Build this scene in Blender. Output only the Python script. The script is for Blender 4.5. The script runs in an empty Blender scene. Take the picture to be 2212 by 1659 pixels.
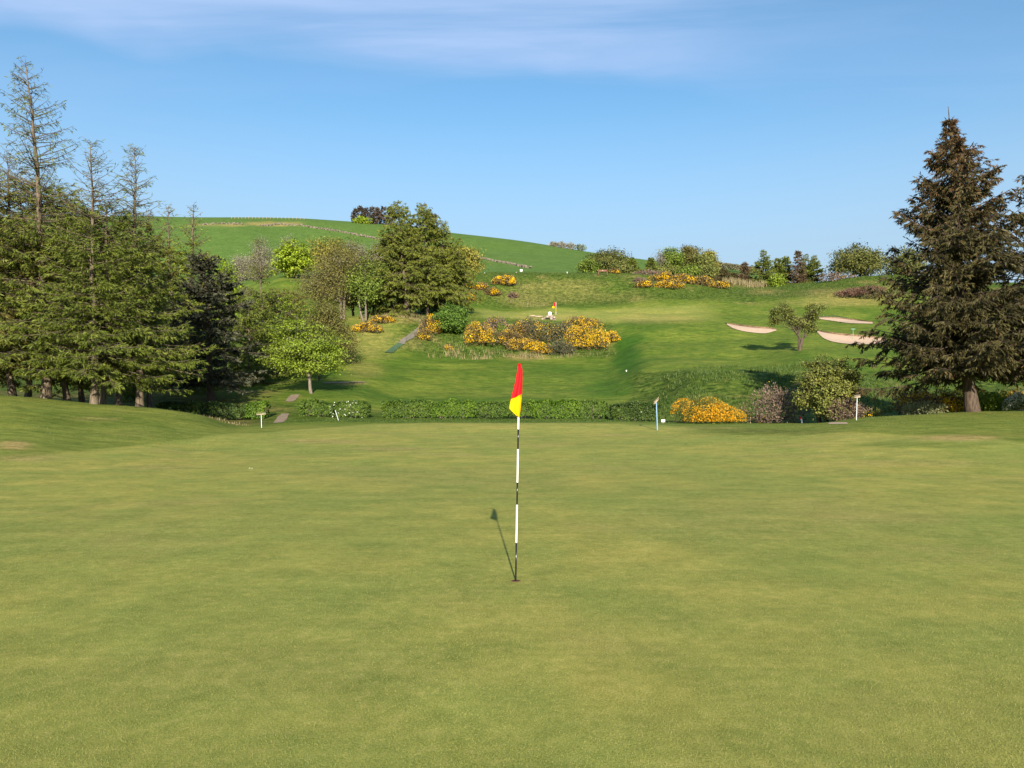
import bpy, math
import numpy as np
from mathutils import Vector

R = math.radians
SC = bpy.context.scene
COL = SC.collection

# ------------------------------------------------------------------ camera
FX, CX, HZ, EYE = 1666.0, 1106.0, 885.0, 1.6      # focal length, centre and eye level in photo pixels (2212 wide)
cam = bpy.data.cameras.new('camera')
cam.sensor_width = 36.0
cam.lens = 36.0 * FX / 2212.0
cam.shift_y = (HZ - 829.5) / 2212.0
cam.clip_start = 0.1
cam.clip_end = 20000.0
cam_o = bpy.data.objects.new('camera', cam)
COL.objects.link(cam_o)
cam_o.location = (0, 0, EYE)
cam_o.rotation_euler = (R(90), 0, 0)
SC.camera = cam_o

# ------------------------------------------------------------------ light
SUN_EL, SUN_AZ = 21.0, 4.0           # sun behind the camera, a little to its right
sd = Vector((-math.sin(R(SUN_AZ)) * math.cos(R(SUN_EL)), math.cos(R(SUN_AZ)) * math.cos(R(SUN_EL)), -math.sin(R(SUN_EL))))
sun = bpy.data.lights.new('sun', 'SUN')
sun.energy = 5.0
sun.angle = R(0.55)
sun.color = (1.0, 0.91, 0.76)
sun_o = bpy.data.objects.new('sun', sun)
COL.objects.link(sun_o)
sun_o.rotation_euler = sd.to_track_quat('-Z', 'Y').to_euler()

world = bpy.data.worlds.new('World')
SC.world = world
world.use_nodes = True
SKY_STRENGTH = 0.102


def sky_nodes():
    nt = world.node_tree
    nt.nodes.clear()
    N, L = nt.nodes, nt.links

    def math_(op, a, b=None, clamp=False):
        n = N.new('ShaderNodeMath'); n.operation = op; n.use_clamp = clamp
        for i, v in enumerate((a, b)):
            if v is None: continue
            if isinstance(v, (int, float)): n.inputs[i].default_value = v
            else: L.new(v, n.inputs[i])
        return n.outputs[0]

    def remap(v, a, b, c=0.0, d=1.0):
        n = N.new('ShaderNodeMapRange'); n.interpolation_type = 'SMOOTHSTEP'
        L.new(v, n.inputs[0])
        for i, q in enumerate((a, b, c, d)): n.inputs[i + 1].default_value = q
        return n.outputs[0]
    sky = N.new('ShaderNodeTexSky')
    sky.sky_type = 'NISHITA'
    sky.sun_disc = False
    sky.sun_elevation = R(SUN_EL)
    sky.sun_rotation = R(180 - SUN_AZ)
    sky.altitude = 200
    sky.air_density = 1.0
    sky.dust_density = 0.6
    sky.ozone_density = 2.2
    hs = N.new('ShaderNodeHueSaturation')
    hs.inputs['Saturation'].default_value = 1.15
    hs.inputs['Value'].default_value = 1.0
    hs.inputs['Hue'].default_value = 0.491
    L.new(sky.outputs[0], hs.inputs['Color'])
    tc = N.new('ShaderNodeTexCoord')
    sp = N.new('ShaderNodeSeparateXYZ')
    L.new(tc.outputs['Generated'], sp.inputs[0])
    zz = math_('MAXIMUM', sp.outputs[2], 0.06)
    px = math_('DIVIDE', sp.outputs[0], zz)
    py = math_('DIVIDE', sp.outputs[1], zz)
    cb = N.new('ShaderNodeCombineXYZ')
    L.new(px, cb.inputs[0]); L.new(py, cb.inputs[1])

    def noise(scale, detail, rough, sx, sy, rot, off):
        mp = N.new('ShaderNodeMapping')
        mp.inputs['Scale'].default_value = (sx, sy, 1)
        mp.inputs['Rotation'].default_value = (0, 0, R(rot))
        mp.inputs['Location'].default_value = (off, off * .7, 0)
        L.new(cb.outputs[0], mp.inputs[0])
        n = N.new('ShaderNodeTexNoise')
        n.inputs['Scale'].default_value = scale
        n.inputs['Detail'].default_value = detail
        n.inputs['Roughness'].default_value = rough
        n.inputs['Distortion'].default_value = 0.4
        L.new(mp.outputs[0], n.inputs['Vector'])
        return n.outputs[0]
    n1 = noise(1.0, 3, .5, 0.9, 1.6, 18, 3.1)
    n2 = noise(1.3, 6, .55, 0.5, 2.6, 24, 7.7)
    n3 = noise(0.7, 5, .55, 0.5, 1.5, -14, 1.7)
    edge = math_('SUBTRACT', math_('ADD', math_('MULTIPLY', px, 0.16), 2.33), py)
    edge = math_('ADD', edge, math_('MULTIPLY', math_('SUBTRACT', n1, 0.5), 0.9))
    m1 = remap(edge, -0.03, 0.20)
    fade = remap(edge, 1.6, 0.1, 0.35, 1.0)
    m = math_('MULTIPLY', math_('MULTIPLY', m1, fade), remap(n2, 0.32, 0.70, 0.10, 1.0))
    m2 = math_('MULTIPLY', remap(n3, 0.5, 0.78), remap(sp.outputs[2], 0.12, 0.34, 0, 0.5))
    m = math_('MULTIPLY', m, remap(px, 0.9, 0.1, 0.22, 1.0))
    m = math_('ADD', math_('MULTIPLY', m, 0.92), math_('MULTIPLY', m2, 0.35), True)
    low = remap(sp.outputs[2], 0.40, 0.10, 0.0, 0.95)      # thin pale air low in the sky, all round
    mix0 = N.new('ShaderNodeMixRGB')
    L.new(low, mix0.inputs[0]); L.new(hs.outputs[0], mix0.inputs[1])
    mix0.inputs[2].default_value = (2.45, 3.22, 3.95, 1)
    mix = N.new('ShaderNodeMixRGB')
    L.new(m, mix.inputs[0]); L.new(mix0.outputs[0], mix.inputs[1])
    mix.inputs[2].default_value = (2.45, 3.35, 5.1, 1)
    bg = N.new('ShaderNodeBackground')
    bg.inputs[1].default_value = SKY_STRENGTH
    L.new(mix.outputs[0], bg.inputs[0])
    out = N.new('ShaderNodeOutputWorld')
    L.new(bg.outputs[0], out.inputs[0])


sky_nodes()
SC.view_settings.view_transform = 'Standard'
SC.view_settings.look = 'None'
SC.view_settings.gamma = 1.0
SC.view_settings.exposure = 0.91
SC.view_settings.use_curve_mapping = False
SC.cycles.max_bounces = 6
SC.cycles.transparent_max_bounces = 8
SC.cycles.use_denoising = True

# ------------------------------------------------------------------ numpy helpers


def frac(v): return v - np.floor(v)


def hash2(ix, iy, seed):
    return frac(np.sin(ix * 127.1 + iy * 311.7 + seed * 74.7) * 43758.5453)


def vnoise(x, y, seed=0):
    ix, iy = np.floor(x), np.floor(y)
    fx, fy = x - ix, y - iy
    fx = fx * fx * (3 - 2 * fx); fy = fy * fy * (3 - 2 * fy)
    a = hash2(ix, iy, seed); b = hash2(ix + 1, iy, seed)
    c = hash2(ix, iy + 1, seed); d = hash2(ix + 1, iy + 1, seed)
    return (a * (1 - fx) + b * fx) * (1 - fy) + (c * (1 - fx) + d * fx) * fy


def fbm(x, y, seed=0, oct=3):
    v, a, t = 0, 1.0, 0
    for o in range(oct):
        v = v + a * vnoise(x * 2 ** o, y * 2 ** o, seed + o * 13)
        t += a; a *= .5
    return v / t


def sstep(a, b, v):
    t = np.clip((v - a) / (b - a), 0, 1)
    return t * t * (3 - 2 * t)


def pchip(x, y, xi):
    """monotone cubic through (x, y) at xi; y may carry trailing axes"""
    x = np.asarray(x, float); y = np.asarray(y, float); xi = np.asarray(xi, float)
    sh = (-1,) + (1,) * (y.ndim - 1)
    h = np.diff(x).reshape(sh)
    dl = np.diff(y, axis=0) / h
    m = np.zeros_like(y)
    w1 = 2 * h[1:] + h[:-1]; w2 = h[1:] + 2 * h[:-1]
    with np.errstate(divide='ignore', invalid='ignore'):
        hm = (w1 + w2) / (w1 / dl[:-1] + w2 / dl[1:])
    m[1:-1] = np.where(dl[:-1] * dl[1:] > 0, hm, 0)
    m[0] = dl[0]; m[-1] = dl[-1]
    k = np.clip(np.searchsorted(x, xi) - 1, 0, len(x) - 2)
    hh = (x[k + 1] - x[k]).reshape(sh)
    t = np.clip((xi - x[k]) / (x[k + 1] - x[k]), 0, 1).reshape(sh)
    return ((2 * t**3 - 3 * t**2 + 1) * y[k] + (t**3 - 2 * t**2 + t) * hh * m[k]
            + (-2 * t**3 + 3 * t**2) * y[k + 1] + (t**3 - t**2) * hh * m[k + 1])


# ------------------------------------------------------------------ the lie of the land
# one profile per bearing: (distance, photo row at which that ground shows); far rows after the last visible crest fall away
PROF = {
    -700: [(20, 1005), (25, 965), (30, 905), (37, 850), (43, 838), (60, 845), (90, 810), (160, 720), (300, 590), (420, 470), (460, 470)],
    0:   [(20, 1010), (24, 972), (28, 936), (33, 894), (38, 865), (42, 855), (46, 855), (54, 858), (64, 850), (90, 815), (160, 720), (300, 590), (420, 472), (460, 474)],
    200: [(20, 1014), (26, 972), (32, 925), (37, 892), (41, 874), (44, 871), (48, 874), (56, 872), (66, 852), (90, 815), (160, 720), (300, 590), (420, 471), (460, 474)],
    330: [(20, 1016), (28, 966), (34, 922), (39, 892), (42, 882), (45, 881), (49, 886), (56, 880), (64, 858), (76, 838), (100, 800), (160, 715), (300, 590), (420, 472), (460, 474)],
    430: [(20, 1018), (28, 975), (35, 930), (39, 906), (42, 897), (45, 896), (49, 900), (54, 894), (60, 870), (66, 852), (76, 838), (100, 795), (160, 715), (300, 585), (420, 474), (460, 476)],
    520: [(20, 1018), (28, 975), (35, 938), (40, 926), (44, 921), (49, 914), (53, 902), (58, 880), (66, 853), (76, 836), (100, 795), (160, 712), (300, 580), (420, 474), (460, 476)],
    620: [(20, 1017), (28, 972), (36, 938), (41, 924), (46, 915), (52, 900), (60, 872), (66, 855), (74, 836), (90, 805), (110, 770), (150, 715), (205, 640), (228, 603), (245, 597), (300, 580), (360, 530), (425, 474), (460, 477)],
    760: [(20, 1016), (28, 968), (36, 936), (42, 920), (47, 911), (52, 904), (60, 885), (68, 855), (78, 826), (90, 795), (102, 766), (109, 728), (115, 692), (119, 684), (124, 689), (150, 695), (200, 645), (240, 600), (300, 575), (360, 535), (430, 481), (460, 484)],
    860: [(20, 1016), (28, 968), (36, 938), (42, 919), (47, 912), (52, 905), (62, 888), (71, 862), (84, 822), (96, 788), (104, 762), (111, 715), (117, 682), (123, 676), (132, 678), (170, 660), (240, 600), (350, 545), (430, 488), (460, 491)],
    960: [(20, 1016), (28, 968), (36, 938), (42, 917), (47, 912), (52, 905), (62, 888), (72, 862), (85, 825), (98, 788), (106, 768), (112, 733), (118, 700), (122, 684), (130, 677), (140, 668), (148, 640), (160, 600), (166, 594), (178, 598), (300, 580), (360, 555), (440, 503), (470, 506)],
    1100: [(20, 1016), (28, 968), (36, 938), (42, 916), (47, 912), (52, 905), (62, 888), (72, 862), (85, 826), (98, 790), (107, 768), (112, 742), (118, 705), (122, 688), (128, 680), (140, 672), (146, 663), (152, 638), (160, 600), (165, 590), (172, 589), (190, 600), (300, 583), (380, 550), (450, 518), (480, 522)],
    1300: [(20, 1016), (28, 967), (36, 937), (42, 915), (47, 911), (52, 905), (62, 888), (72, 864), (85, 827), (98, 792), (106, 770), (113, 738), (119, 708), (124, 690), (132, 680), (140, 672), (147, 660), (153, 638), (160, 602), (165, 591), (172, 590), (190, 600), (300, 590), (400, 562), (450, 549), (480, 553)],
    1400: [(20, 1016), (28, 966), (36, 932), (41, 917), (47, 913), (53, 907), (62, 888), (70, 860), (76, 826), (82, 801), (92, 780), (104, 748), (113, 715), (119, 699), (128, 684), (140, 668), (150, 640), (160, 606), (166, 596), (174, 594), (190, 602), (300, 595), (400, 572), (450, 562), (480, 566)],
    1520: [(20, 1015), (28, 964), (35, 932), (40, 919), (45, 917), (50, 913), (55, 896), (62, 850), (67, 814), (72, 801), (90, 778), (104, 742), (112, 714), (120, 696), (130, 680), (140, 664), (150, 640), (160, 616), (168, 606), (178, 605), (195, 612), (300, 600), (420, 578), (450, 574), (480, 578)],
    1640: [(20, 1014), (28, 962), (34, 932), (39, 919), (45, 917), (50, 913), (54, 896), (61, 850), (66, 811), (71, 800), (90, 774), (104, 734), (113, 711), (124, 692), (136, 672), (148, 646), (160, 630), (170, 622), (182, 618), (200, 622), (300, 620), (420, 590), (450, 586), (480, 592)],
    1740: [(20, 1013), (27, 962), (33, 930), (38, 918), (44, 916), (49, 912), (53, 896), (61, 850), (67, 806), (74, 790), (91, 757), (104, 728), (113, 711), (124, 692), (136, 668), (147, 640), (158, 624), (168, 614), (180, 610), (200, 616), (300, 640), (460, 640)],
    1880: [(20, 1010), (26, 962), (31, 926), (35, 910), (39, 902), (44, 901), (49, 898), (54, 884), (64, 848), (74, 808), (88, 766), (104, 732), (114, 707), (124, 692), (134, 668), (145, 640), (155, 610), (161, 600), (168, 598), (190, 620), (300, 650), (460, 660)],
    2000: [(18, 1028), (22, 990), (26, 953), (30, 930), (35, 908), (39, 897), (43, 894), (49, 894), (58, 880), (70, 848), (80, 808), (91, 766), (104, 732), (114, 707), (124, 692), (134, 668), (145, 640), (155, 610), (161, 598), (168, 596), (190, 620), (300, 650), (460, 660)],
    2120: [(18, 1026), (22, 986), (26, 950), (30, 928), (35, 905), (39, 892), (42, 888), (47, 892), (56, 882), (70, 850), (90, 800), (110, 745), (130, 695), (150, 645), (165, 615), (180, 612), (220, 640), (460, 670)],
    2900: [(18, 1020), (23, 965), (28, 930), (34, 900), (42, 885), (48, 890), (60, 880), (90, 800), (130, 700), (165, 620), (180, 618), (220, 640), (460, 680)],
}
LY0, LY1, NLY = math.log(2.0), math.log(6000.0), 900
NU = 700
PXS = np.linspace(-700, 2900, NU)
LYS = np.linspace(LY0, LY1, NLY)


def build_table():
    keys = sorted(PROF)
    cols = []
    for k in keys:
        kn = [(2.0, 0.0), (6.0, 0.0), (12.0, 0.01)]
        for y, p in PROF[k]:
            kn.append((y, EYE + (HZ - p) / FX * y))
        yl, zl = kn[-1]
        kn += [(yl * 1.5, zl * .72), (yl * 2.5, zl * .3), (2500, -10), (6000, -12)]
        kn = np.array(kn)
        cols.append(pchip(np.log(kn[:, 0]), kn[:, 1], LYS))
    return pchip(np.array(keys, float), np.array(cols), PXS)


TAB = build_table()


def height(X, Y):
    X = np.asarray(X, float); Y = np.asarray(Y, float)
    Yc = np.clip(Y, 2.0, 5990)
    px = np.clip(CX + FX * X / Yc, -699, 2899)
    a = (px + 700) / 3600 * (NU - 1); b = (np.log(Yc) - LY0) / (LY1 - LY0) * (NLY - 1)
    i = np.floor(a).astype(int).clip(0, NU - 2); j = np.floor(b).astype(int).clip(0, NLY - 2)
    fa, fb = a - i, b - j
    z = (TAB[i, j] * (1 - fa) + TAB[i + 1, j] * fa) * (1 - fb) + (TAB[i, j + 1] * (1 - fa) + TAB[i + 1, j + 1] * fa) * fb
    near = sstep(4, 14, Y)
    z = z + near * (fbm(X / 7.0, Y / 7.0, 3, 2) - .5) * .10 * (1 - sstep(60, 100, Y))
    z = z + sstep(55, 75, Y) * (1 - sstep(220, 300, Y)) * ((fbm(X / 9.0, Y / 6.0, 5, 3) - .5) * .9)
    z = z + sstep(250, 330, Y) * (fbm(X / 60.0, Y / 60.0, 9, 3) - .5) * 3.0 * (1 - sstep(380, 420, Y))
    return z


def hgt(x, y): return float(height(np.array([x]), np.array([y]))[0])


def at(px, Y):
    """point of the ground on the bearing px at distance Y"""
    x = (px - CX) / FX * Y
    return (x, Y, hgt(x, Y))


def hit(px, py, ymin=3.0, ymax=600.0):
    """first point of the ground that shows at photo pixel (px, py)"""
    Y = np.exp(np.linspace(math.log(ymin), math.log(ymax), 4000))
    X = (px - CX) / FX * Y
    row = HZ - (height(X, Y) - EYE) / Y * FX
    k = np.nonzero(row <= py)[0]
    k = k[0] if len(k) else int(np.argmin(np.abs(row - py)))
    return (float(X[k]), float(Y[k]), float(height(X[k:k + 1], Y[k:k + 1])[0]))


def top_h(py, Y, z): return EYE + (HZ - py) / FX * Y - z


# ------------------------------------------------------------------ materials
def new_mat(name):
    m = bpy.data.materials.new(name)
    m.use_nodes = True
    m.node_tree.nodes.clear()
    return m, m.node_tree.nodes, m.node_tree.links


def c4(c): return (c[0], c[1], c[2], 1.0)


def mat_plain(name, col, rough=.6, spec=.3, var=.12, scale=8.0, bump=0.0):
    m, N, L = new_mat(name)
    b = N.new('ShaderNodeBsdfPrincipled'); o = N.new('ShaderNodeOutputMaterial')
    tc = N.new('ShaderNodeTexCoord'); n = N.new('ShaderNodeTexNoise'); r = N.new('ShaderNodeValToRGB')
    n.inputs['Scale'].default_value = scale; n.inputs['Detail'].default_value = 5
    L.new(tc.outputs['Object'], n.inputs['Vector']); L.new(n.outputs[0], r.inputs[0])
    r.color_ramp.elements[0].position = .3; r.color_ramp.elements[1].position = .7
    r.color_ramp.elements[0].color = c4([v * (1 - var) for v in col])
    r.color_ramp.elements[1].color = c4([min(1, v * (1 + var)) for v in col])
    L.new(r.outputs[0], b.inputs['Base Color'])
    b.inputs['Roughness'].default_value = rough
    b.inputs['Specular IOR Level'].default_value = spec
    if bump:
        bp = N.new('ShaderNodeBump'); bp.inputs['Strength'].default_value = bump; bp.inputs['Distance'].default_value = .02
        L.new(n.outputs[0], bp.inputs['Height']); L.new(bp.outputs[0], b.inputs['Normal'])
    L.new(b.outputs[0], o.inputs[0])
    return m


def mat_leaf(name, cols, trans=.3, rough=.6):
    """leaf colour runs over cols by each leaf's own 'tint' value"""
    m, N, L = new_mat(name)
    at_ = N.new('ShaderNodeAttribute'); at_.attribute_name = 'tint'
    r = N.new('ShaderNodeValToRGB'); el = r.color_ramp.elements
    for i, c in enumerate(cols):
        p = i / (len(cols) - 1)
        e = el[i] if i < 2 else el.new(p)
        e.position = p; e.color = c4(c)
    for i, e in enumerate(sorted(el, key=lambda q: q.position)):
        e.color = c4(cols[i])
    L.new(at_.outputs['Fac'], r.inputs[0])
    b = N.new('ShaderNodeBsdfPrincipled')
    b.inputs['Roughness'].default_value = rough; b.inputs['Specular IOR Level'].default_value = .25
    t = N.new('ShaderNodeBsdfTranslucent')
    L.new(r.outputs[0], b.inputs['Base Color']); L.new(r.outputs[0], t.inputs[0])
    mx = N.new('ShaderNodeMixShader'); mx.inputs[0].default_value = trans
    L.new(b.outputs[0], mx.inputs[1]); L.new(t.outputs[0], mx.inputs[2])
    o = N.new('ShaderNodeOutputMaterial'); L.new(mx.outputs[0], o.inputs[0])
    return m


def mat_bark(name, c0, c1):
    m, N, L = new_mat(name)
    b = N.new('ShaderNodeBsdfPrincipled'); o = N.new('ShaderNodeOutputMaterial')
    tc = N.new('ShaderNodeTexCoord'); mp = N.new('ShaderNodeMapping'); n = N.new('ShaderNodeTexNoise'); r = N.new('ShaderNodeValToRGB')
    mp.inputs['Scale'].default_value = (6, 6, 1.3)
    n.inputs['Scale'].default_value = 2.2; n.inputs['Detail'].default_value = 6
    L.new(tc.outputs['Object'], mp.inputs[0]); L.new(mp.outputs[0], n.inputs['Vector']); L.new(n.outputs[0], r.inputs[0])
    r.color_ramp.elements[0].position = .35; r.color_ramp.elements[1].position = .68
    r.color_ramp.elements[0].color = c4(c0); r.color_ramp.elements[1].color = c4(c1)
    L.new(r.outputs[0], b.inputs['Base Color']); b.inputs['Roughness'].default_value = .9
    b.inputs['Specular IOR Level'].default_value = .1
    bp = N.new('ShaderNodeBump'); bp.inputs['Strength'].default_value = .6; bp.inputs['Distance'].default_value = .05
    L.new(n.outputs[0], bp.inputs['Height']); L.new(bp.outputs[0], b.inputs['Normal'])
    L.new(b.outputs[0], o.inputs[0])
    return m


M = {}
M['larch'] = mat_leaf('larch_needles', [(0.0472, 0.0651, 0.008), (0.0944, 0.1242, 0.0139), (0.1436, 0.1725, 0.0213), (0.2052, 0.2218, 0.0345)], .12)
M['larch_yellow'] = mat_leaf('larch_fresh_needles', [(0.0855, 0.1113, 0.0109), (0.1539, 0.1855, 0.0187), (0.2223, 0.2491, 0.0281), (0.285, 0.2968, 0.0468)], .15)
M['larch_mid'] = mat_leaf('larch_mid_needles', [(0.0665, 0.0794, 0.0113), (0.1232, 0.1476, 0.0179), (0.1768, 0.1984, 0.0265), (0.2358, 0.2442, 0.0411)], .12)
M['larch_brown'] = mat_leaf('larch_brown_needles', [(0.067, 0.0534, 0.0116), (0.1133, 0.092, 0.0177), (0.134, 0.127, 0.0204), (0.1855, 0.1656, 0.0326)], .15)
M['spruce'] = mat_leaf('spruce_needles', [(0.0232, 0.0227, 0.0076), (0.0499, 0.0462, 0.0139), (0.0837, 0.0722, 0.0221), (0.1202, 0.0974, 0.0328), (0.1113, 0.0521, 0.0227)], .1)
M['spruce_red'] = mat_leaf('spruce_red_brown_needles', [(.06, .045, .026), (.11, .075, .038), (.14, .09, .05), (.12, .10, .05)], .1)
M['dark_spruce'] = mat_leaf('dark_spruce_needles', [(.026, .03, .017), (.055, .06, .03), (.085, .088, .048), (.14, .135, .085)], .1)
M['plantation'] = mat_leaf('plantation_needles', [(.045, .045, .03), (.075, .064, .045), (.11, .075, .055), (.08, .09, .045)], .1)
M['bright'] = mat_leaf('fresh_leaves', [(0.0968, 0.1408, 0.0108), (0.1672, 0.2376, 0.0198), (0.2464, 0.3256, 0.0306), (0.3168, 0.3872, 0.063)], .25)
M['sycamore'] = mat_leaf('sycamore_leaves', [(.10, .15, .01), (.19, .27, .014), (.28, .36, .02), (.34, .40, .03)], .2)
M['olive'] = mat_leaf('olive_leaves', [(.085, .078, .024), (.135, .120, .032), (.175, .155, .042), (.155, .165, .038)], .2)
M['yellow_olive'] = mat_leaf('yellow_olive_leaves', [(.15, .135, .02), (.23, .205, .035), (.29, .265, .045), (.32, .285, .06)], .2)
M['haw'] = mat_leaf('hawthorn_leaves', [(.065, .078, .018), (.12, .138, .030), (.175, .186, .040), (.235, .235, .065)], .18)
M['haw_light'] = mat_leaf('sunny_hawthorn_leaves', [(.080, .094, .020), (.145, .165, .034), (.21, .222, .046), (.275, .27, .075)], .18)
M['shrub_dark'] = mat_leaf('dense_shrub_leaves', [(.035, .075, .010), (.07, .135, .017), (.115, .20, .027), (.17, .27, .042)], .18)
M['haw_dark'] = mat_leaf('dark_hawthorn_leaves', [(.045, .052, .012), (.085, .095, .020), (.130, .135, .028), (.18, .175, .045)], .18)
M['green'] = mat_leaf('shrub_leaves', [(0.0616, 0.098, 0.0128), (0.112, 0.1666, 0.0208), (0.1736, 0.2303, 0.0304), (0.2464, 0.3038, 0.048)], .2)
M['hedge_dark'] = mat_leaf('hedge_dark_leaves', [(0.0145, 0.0315, 0.0049), (0.0319, 0.0614, 0.0078), (0.053, 0.0905, 0.0107), (0.0828, 0.1258, 0.017)], .2)
M['hedge_mid'] = mat_leaf('hedge_leaves', [(0.0227, 0.0479, 0.0055), (0.0493, 0.0923, 0.0092), (0.0796, 0.1339, 0.0119), (0.1214, 0.1755, 0.0217)], .2)
M['hedge_bright'] = mat_leaf('hedge_bright_leaves', [(0.0277, 0.0593, 0.0043), (0.0561, 0.1146, 0.0074), (0.0924, 0.1619, 0.0096), (0.132, 0.2055, 0.0174)], .2)
M['gorse'] = mat_leaf('gorse_spines', [(.07, .058, .024), (.125, .094, .04), (.17, .118, .055), (.13, .135, .04)], .1)
M['gorse_dark'] = mat_leaf('gorse_dark_spines', [(.05, .05, .026), (.085, .084, .042), (.12, .112, .06), (.15, .135, .08)], .1)
M['gorse_brown'] = mat_leaf('gorse_brown_spines', [(.09, .062, .045), (.145, .10, .07), (.20, .14, .105), (.24, .18, .13)], .1)
M['flower'] = mat_leaf('gorse_flowers', [(.64, .34, .004), (.78, .46, .006), (.86, .55, .010), (.88, .62, .02)], .2)
M['broom_flower'] = mat_leaf('broom_flowers', [(.56, .24, .005), (.70, .33, .007), (.78, .40, .010), (.70, .40, .02)], .2)
M['broom_stem'] = mat_leaf('broom_stems', [(.05, .06, .015), (.09, .105, .022), (.135, .15, .03), (.18, .185, .045)], .12)
M['may'] = mat_leaf('white_blossom', [(.55, .55, .42), (.7, .7, .58), (.8, .8, .7), (.78, .78, .68)], .3)
M['pale_shrub'] = mat_leaf('pale_shrub_leaves', [(.12, .13, .05), (.22, .23, .10), (.32, .33, .17), (.38, .38, .22)], .3)
M['bare'] = mat_leaf('bare_twigs', [(.17, .155, .10), (.24, .215, .15), (.29, .26, .19), (.23, .24, .14)], .1)
M['heather'] = mat_leaf('heather_sprigs', [(.075, .04, .03), (.12, .062, .045), (.165, .085, .06), (.14, .105, .065)], .1)
M['reed'] = mat_leaf('dry_grass_stems', [(.15, .13, .055), (.24, .19, .09), (.31, .25, .125), (.16, .18, .06)], .2)
M['grass'] = mat_leaf('rough_grass_blades', [(.026, .056, .008), (.048, .088, .013), (.080, .122, .02), (.135, .15, .04)], .15)
M['turf'] = mat_leaf('short_grass_blades', [(.185, .21, .045), (.235, .242, .058), (.265, .258, .07), (.32, .295, .10)], .2)
M['bark'] = mat_bark('larch_bark', (.075, .056, .038), (.19, .15, .105))
M['bark_dark'] = mat_bark('dark_bark', (.05, .038, .028), (.12, .092, .068))
M['bark_grey'] = mat_bark('grey_bark', (.11, .09, .07), (.23, .195, .15))
M['bark_spruce'] = mat_bark('spruce_bark', (.05, .036, .027), (.13, .096, .07))
M['sand'] = mat_plain('bunker_sand', (.46, .335, .235), .95, .1, .10, 2.5, .3)
M['path'] = mat_plain('trodden_path', (.24, .18, .125), .95, .1, .2, 3.0, .4)
M['grey_path'] = mat_plain('grey_path', (.16, .142, .115), .95, .1, .2, 3.0, .4)
M['mat_green'] = mat_plain('green_matting', (.055, .098, .050), .8, .2, .3, 5.0)
M['white'] = mat_plain('white_paint', (.82, .80, .74), .4, .4, .03)
M['black'] = mat_plain('black_paint', (.012, .012, .011), .22, .5, .1)
M['red'] = mat_plain('red_cloth', (.80, .008, .012), .7, .2, .04)
M['yellow'] = mat_plain('yellow_cloth', (.86, .52, .0), .7, .2, .04)
M['bluepole'] = mat_plain('blue_plastic', (.20, .34, .52), .5, .4, .08)
M['palepole'] = mat_plain('pale_pole', (.62, .66, .66), .5, .4, .06)
M['greenpole'] = mat_plain('green_plastic', (.22, .40, .30), .5, .4, .06)
M['wood'] = mat_plain('weathered_wood', (.36, .29, .20), .8, .2, .2, 12.0, .2)
M['benchwood'] = mat_plain('bench_wood', (.24, .12, .08), .7, .3, .15, 12.0)
M['brass'] = mat_plain('brass_plate', (.6, .5, .3), .4, .5, .05)
M['stone'] = mat_plain('field_stone', (.30, .24, .19), .9, .2, .3, 3.0, .5)
M['wallstone'] = mat_plain('wall_stone', (.15, .125, .09), .9, .2, .35, .6, .5)
M['soil'] = mat_plain('soil', (.22, .13, .06), .95, .1, .3, 40.0)
M['lip_shade_earth'] = mat_plain('lip_shade_earth', (.19, .13, .08), .95, .1, .4, 6.0)  # earth brown, kept dark to paint the shadow line of the bunker lips
M['hole'] = mat_plain('cup_inside', (.06, .035, .02), .9, .1, .1)
M['ink'] = mat_plain('dark_ink', (.05, .05, .06), .7, .2, .1)


# ------------------------------------------------------------------ mesh building
class Geo:
    def __init__(s): s.v = []; s.q = []; s.t = []; s.tint = []; s.n = 0

    def add(s, v, quads=None, tris=None, tint=None):
        v = np.asarray(v, np.float32).reshape(-1, 3)
        s.v.append(v)
        s.tint.append(np.full(len(v), .5, np.float32) if tint is None else np.asarray(tint, np.float32).ravel())
        if quads is not None and len(quads): s.q.append(np.asarray(quads).reshape(-1, 4) + s.n)
        if tris is not None and len(tris): s.t.append(np.asarray(tris).reshape(-1, 3) + s.n)
        s.n += len(v)
        return s

    def mesh(s, name, mat, smooth=False):
        me = bpy.data.meshes.new(name)
        v = np.concatenate(s.v) if s.v else np.zeros((0, 3), np.float32)
        q = np.concatenate(s.q) if s.q else np.zeros((0, 4), int)
        t = np.concatenate(s.t) if s.t else np.zeros((0, 3), int)
        me.vertices.add(len(v)); me.vertices.foreach_set('co', v.ravel())
        nl = q.size + t.size
        me.loops.add(nl)
        me.loops.foreach_set('vertex_index', np.concatenate([q.ravel(), t.ravel()]).astype(np.int32))
        me.polygons.add(len(q) + len(t))
        st = np.concatenate([np.arange(len(q)) * 4, q.size + np.arange(len(t)) * 3]).astype(np.int32)
        me.polygons.foreach_set('loop_start', st)
        try:
            me.polygons.foreach_set('loop_total', np.concatenate([np.full(len(q), 4), np.full(len(t), 3)]).astype(np.int32))
        except Exception:
            pass
        a = me.attributes.new('tint', 'FLOAT', 'POINT')
        a.data.foreach_set('value', np.concatenate(s.tint) if s.tint else np.zeros(0, np.float32))
        if smooth: me.polygons.foreach_set('use_smooth', np.ones(len(q) + len(t), bool))
        me.materials.append(mat)
        me.update(calc_edges=True)
        me.validate()
        return me

    def obj(s, name, mat, parent=None, smooth=False, loc=None):
        o = bpy.data.objects.new(name, s.mesh(name, mat, smooth))
        COL.objects.link(o)
        if name in ('flowers', 'blossom', 'stems', 'wire'): o['kind'] = 'stuff'      # far too fine to pick apart
        if parent: o.parent = parent
        if loc is not None: o.location = loc
        return o


USED = {}


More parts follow.
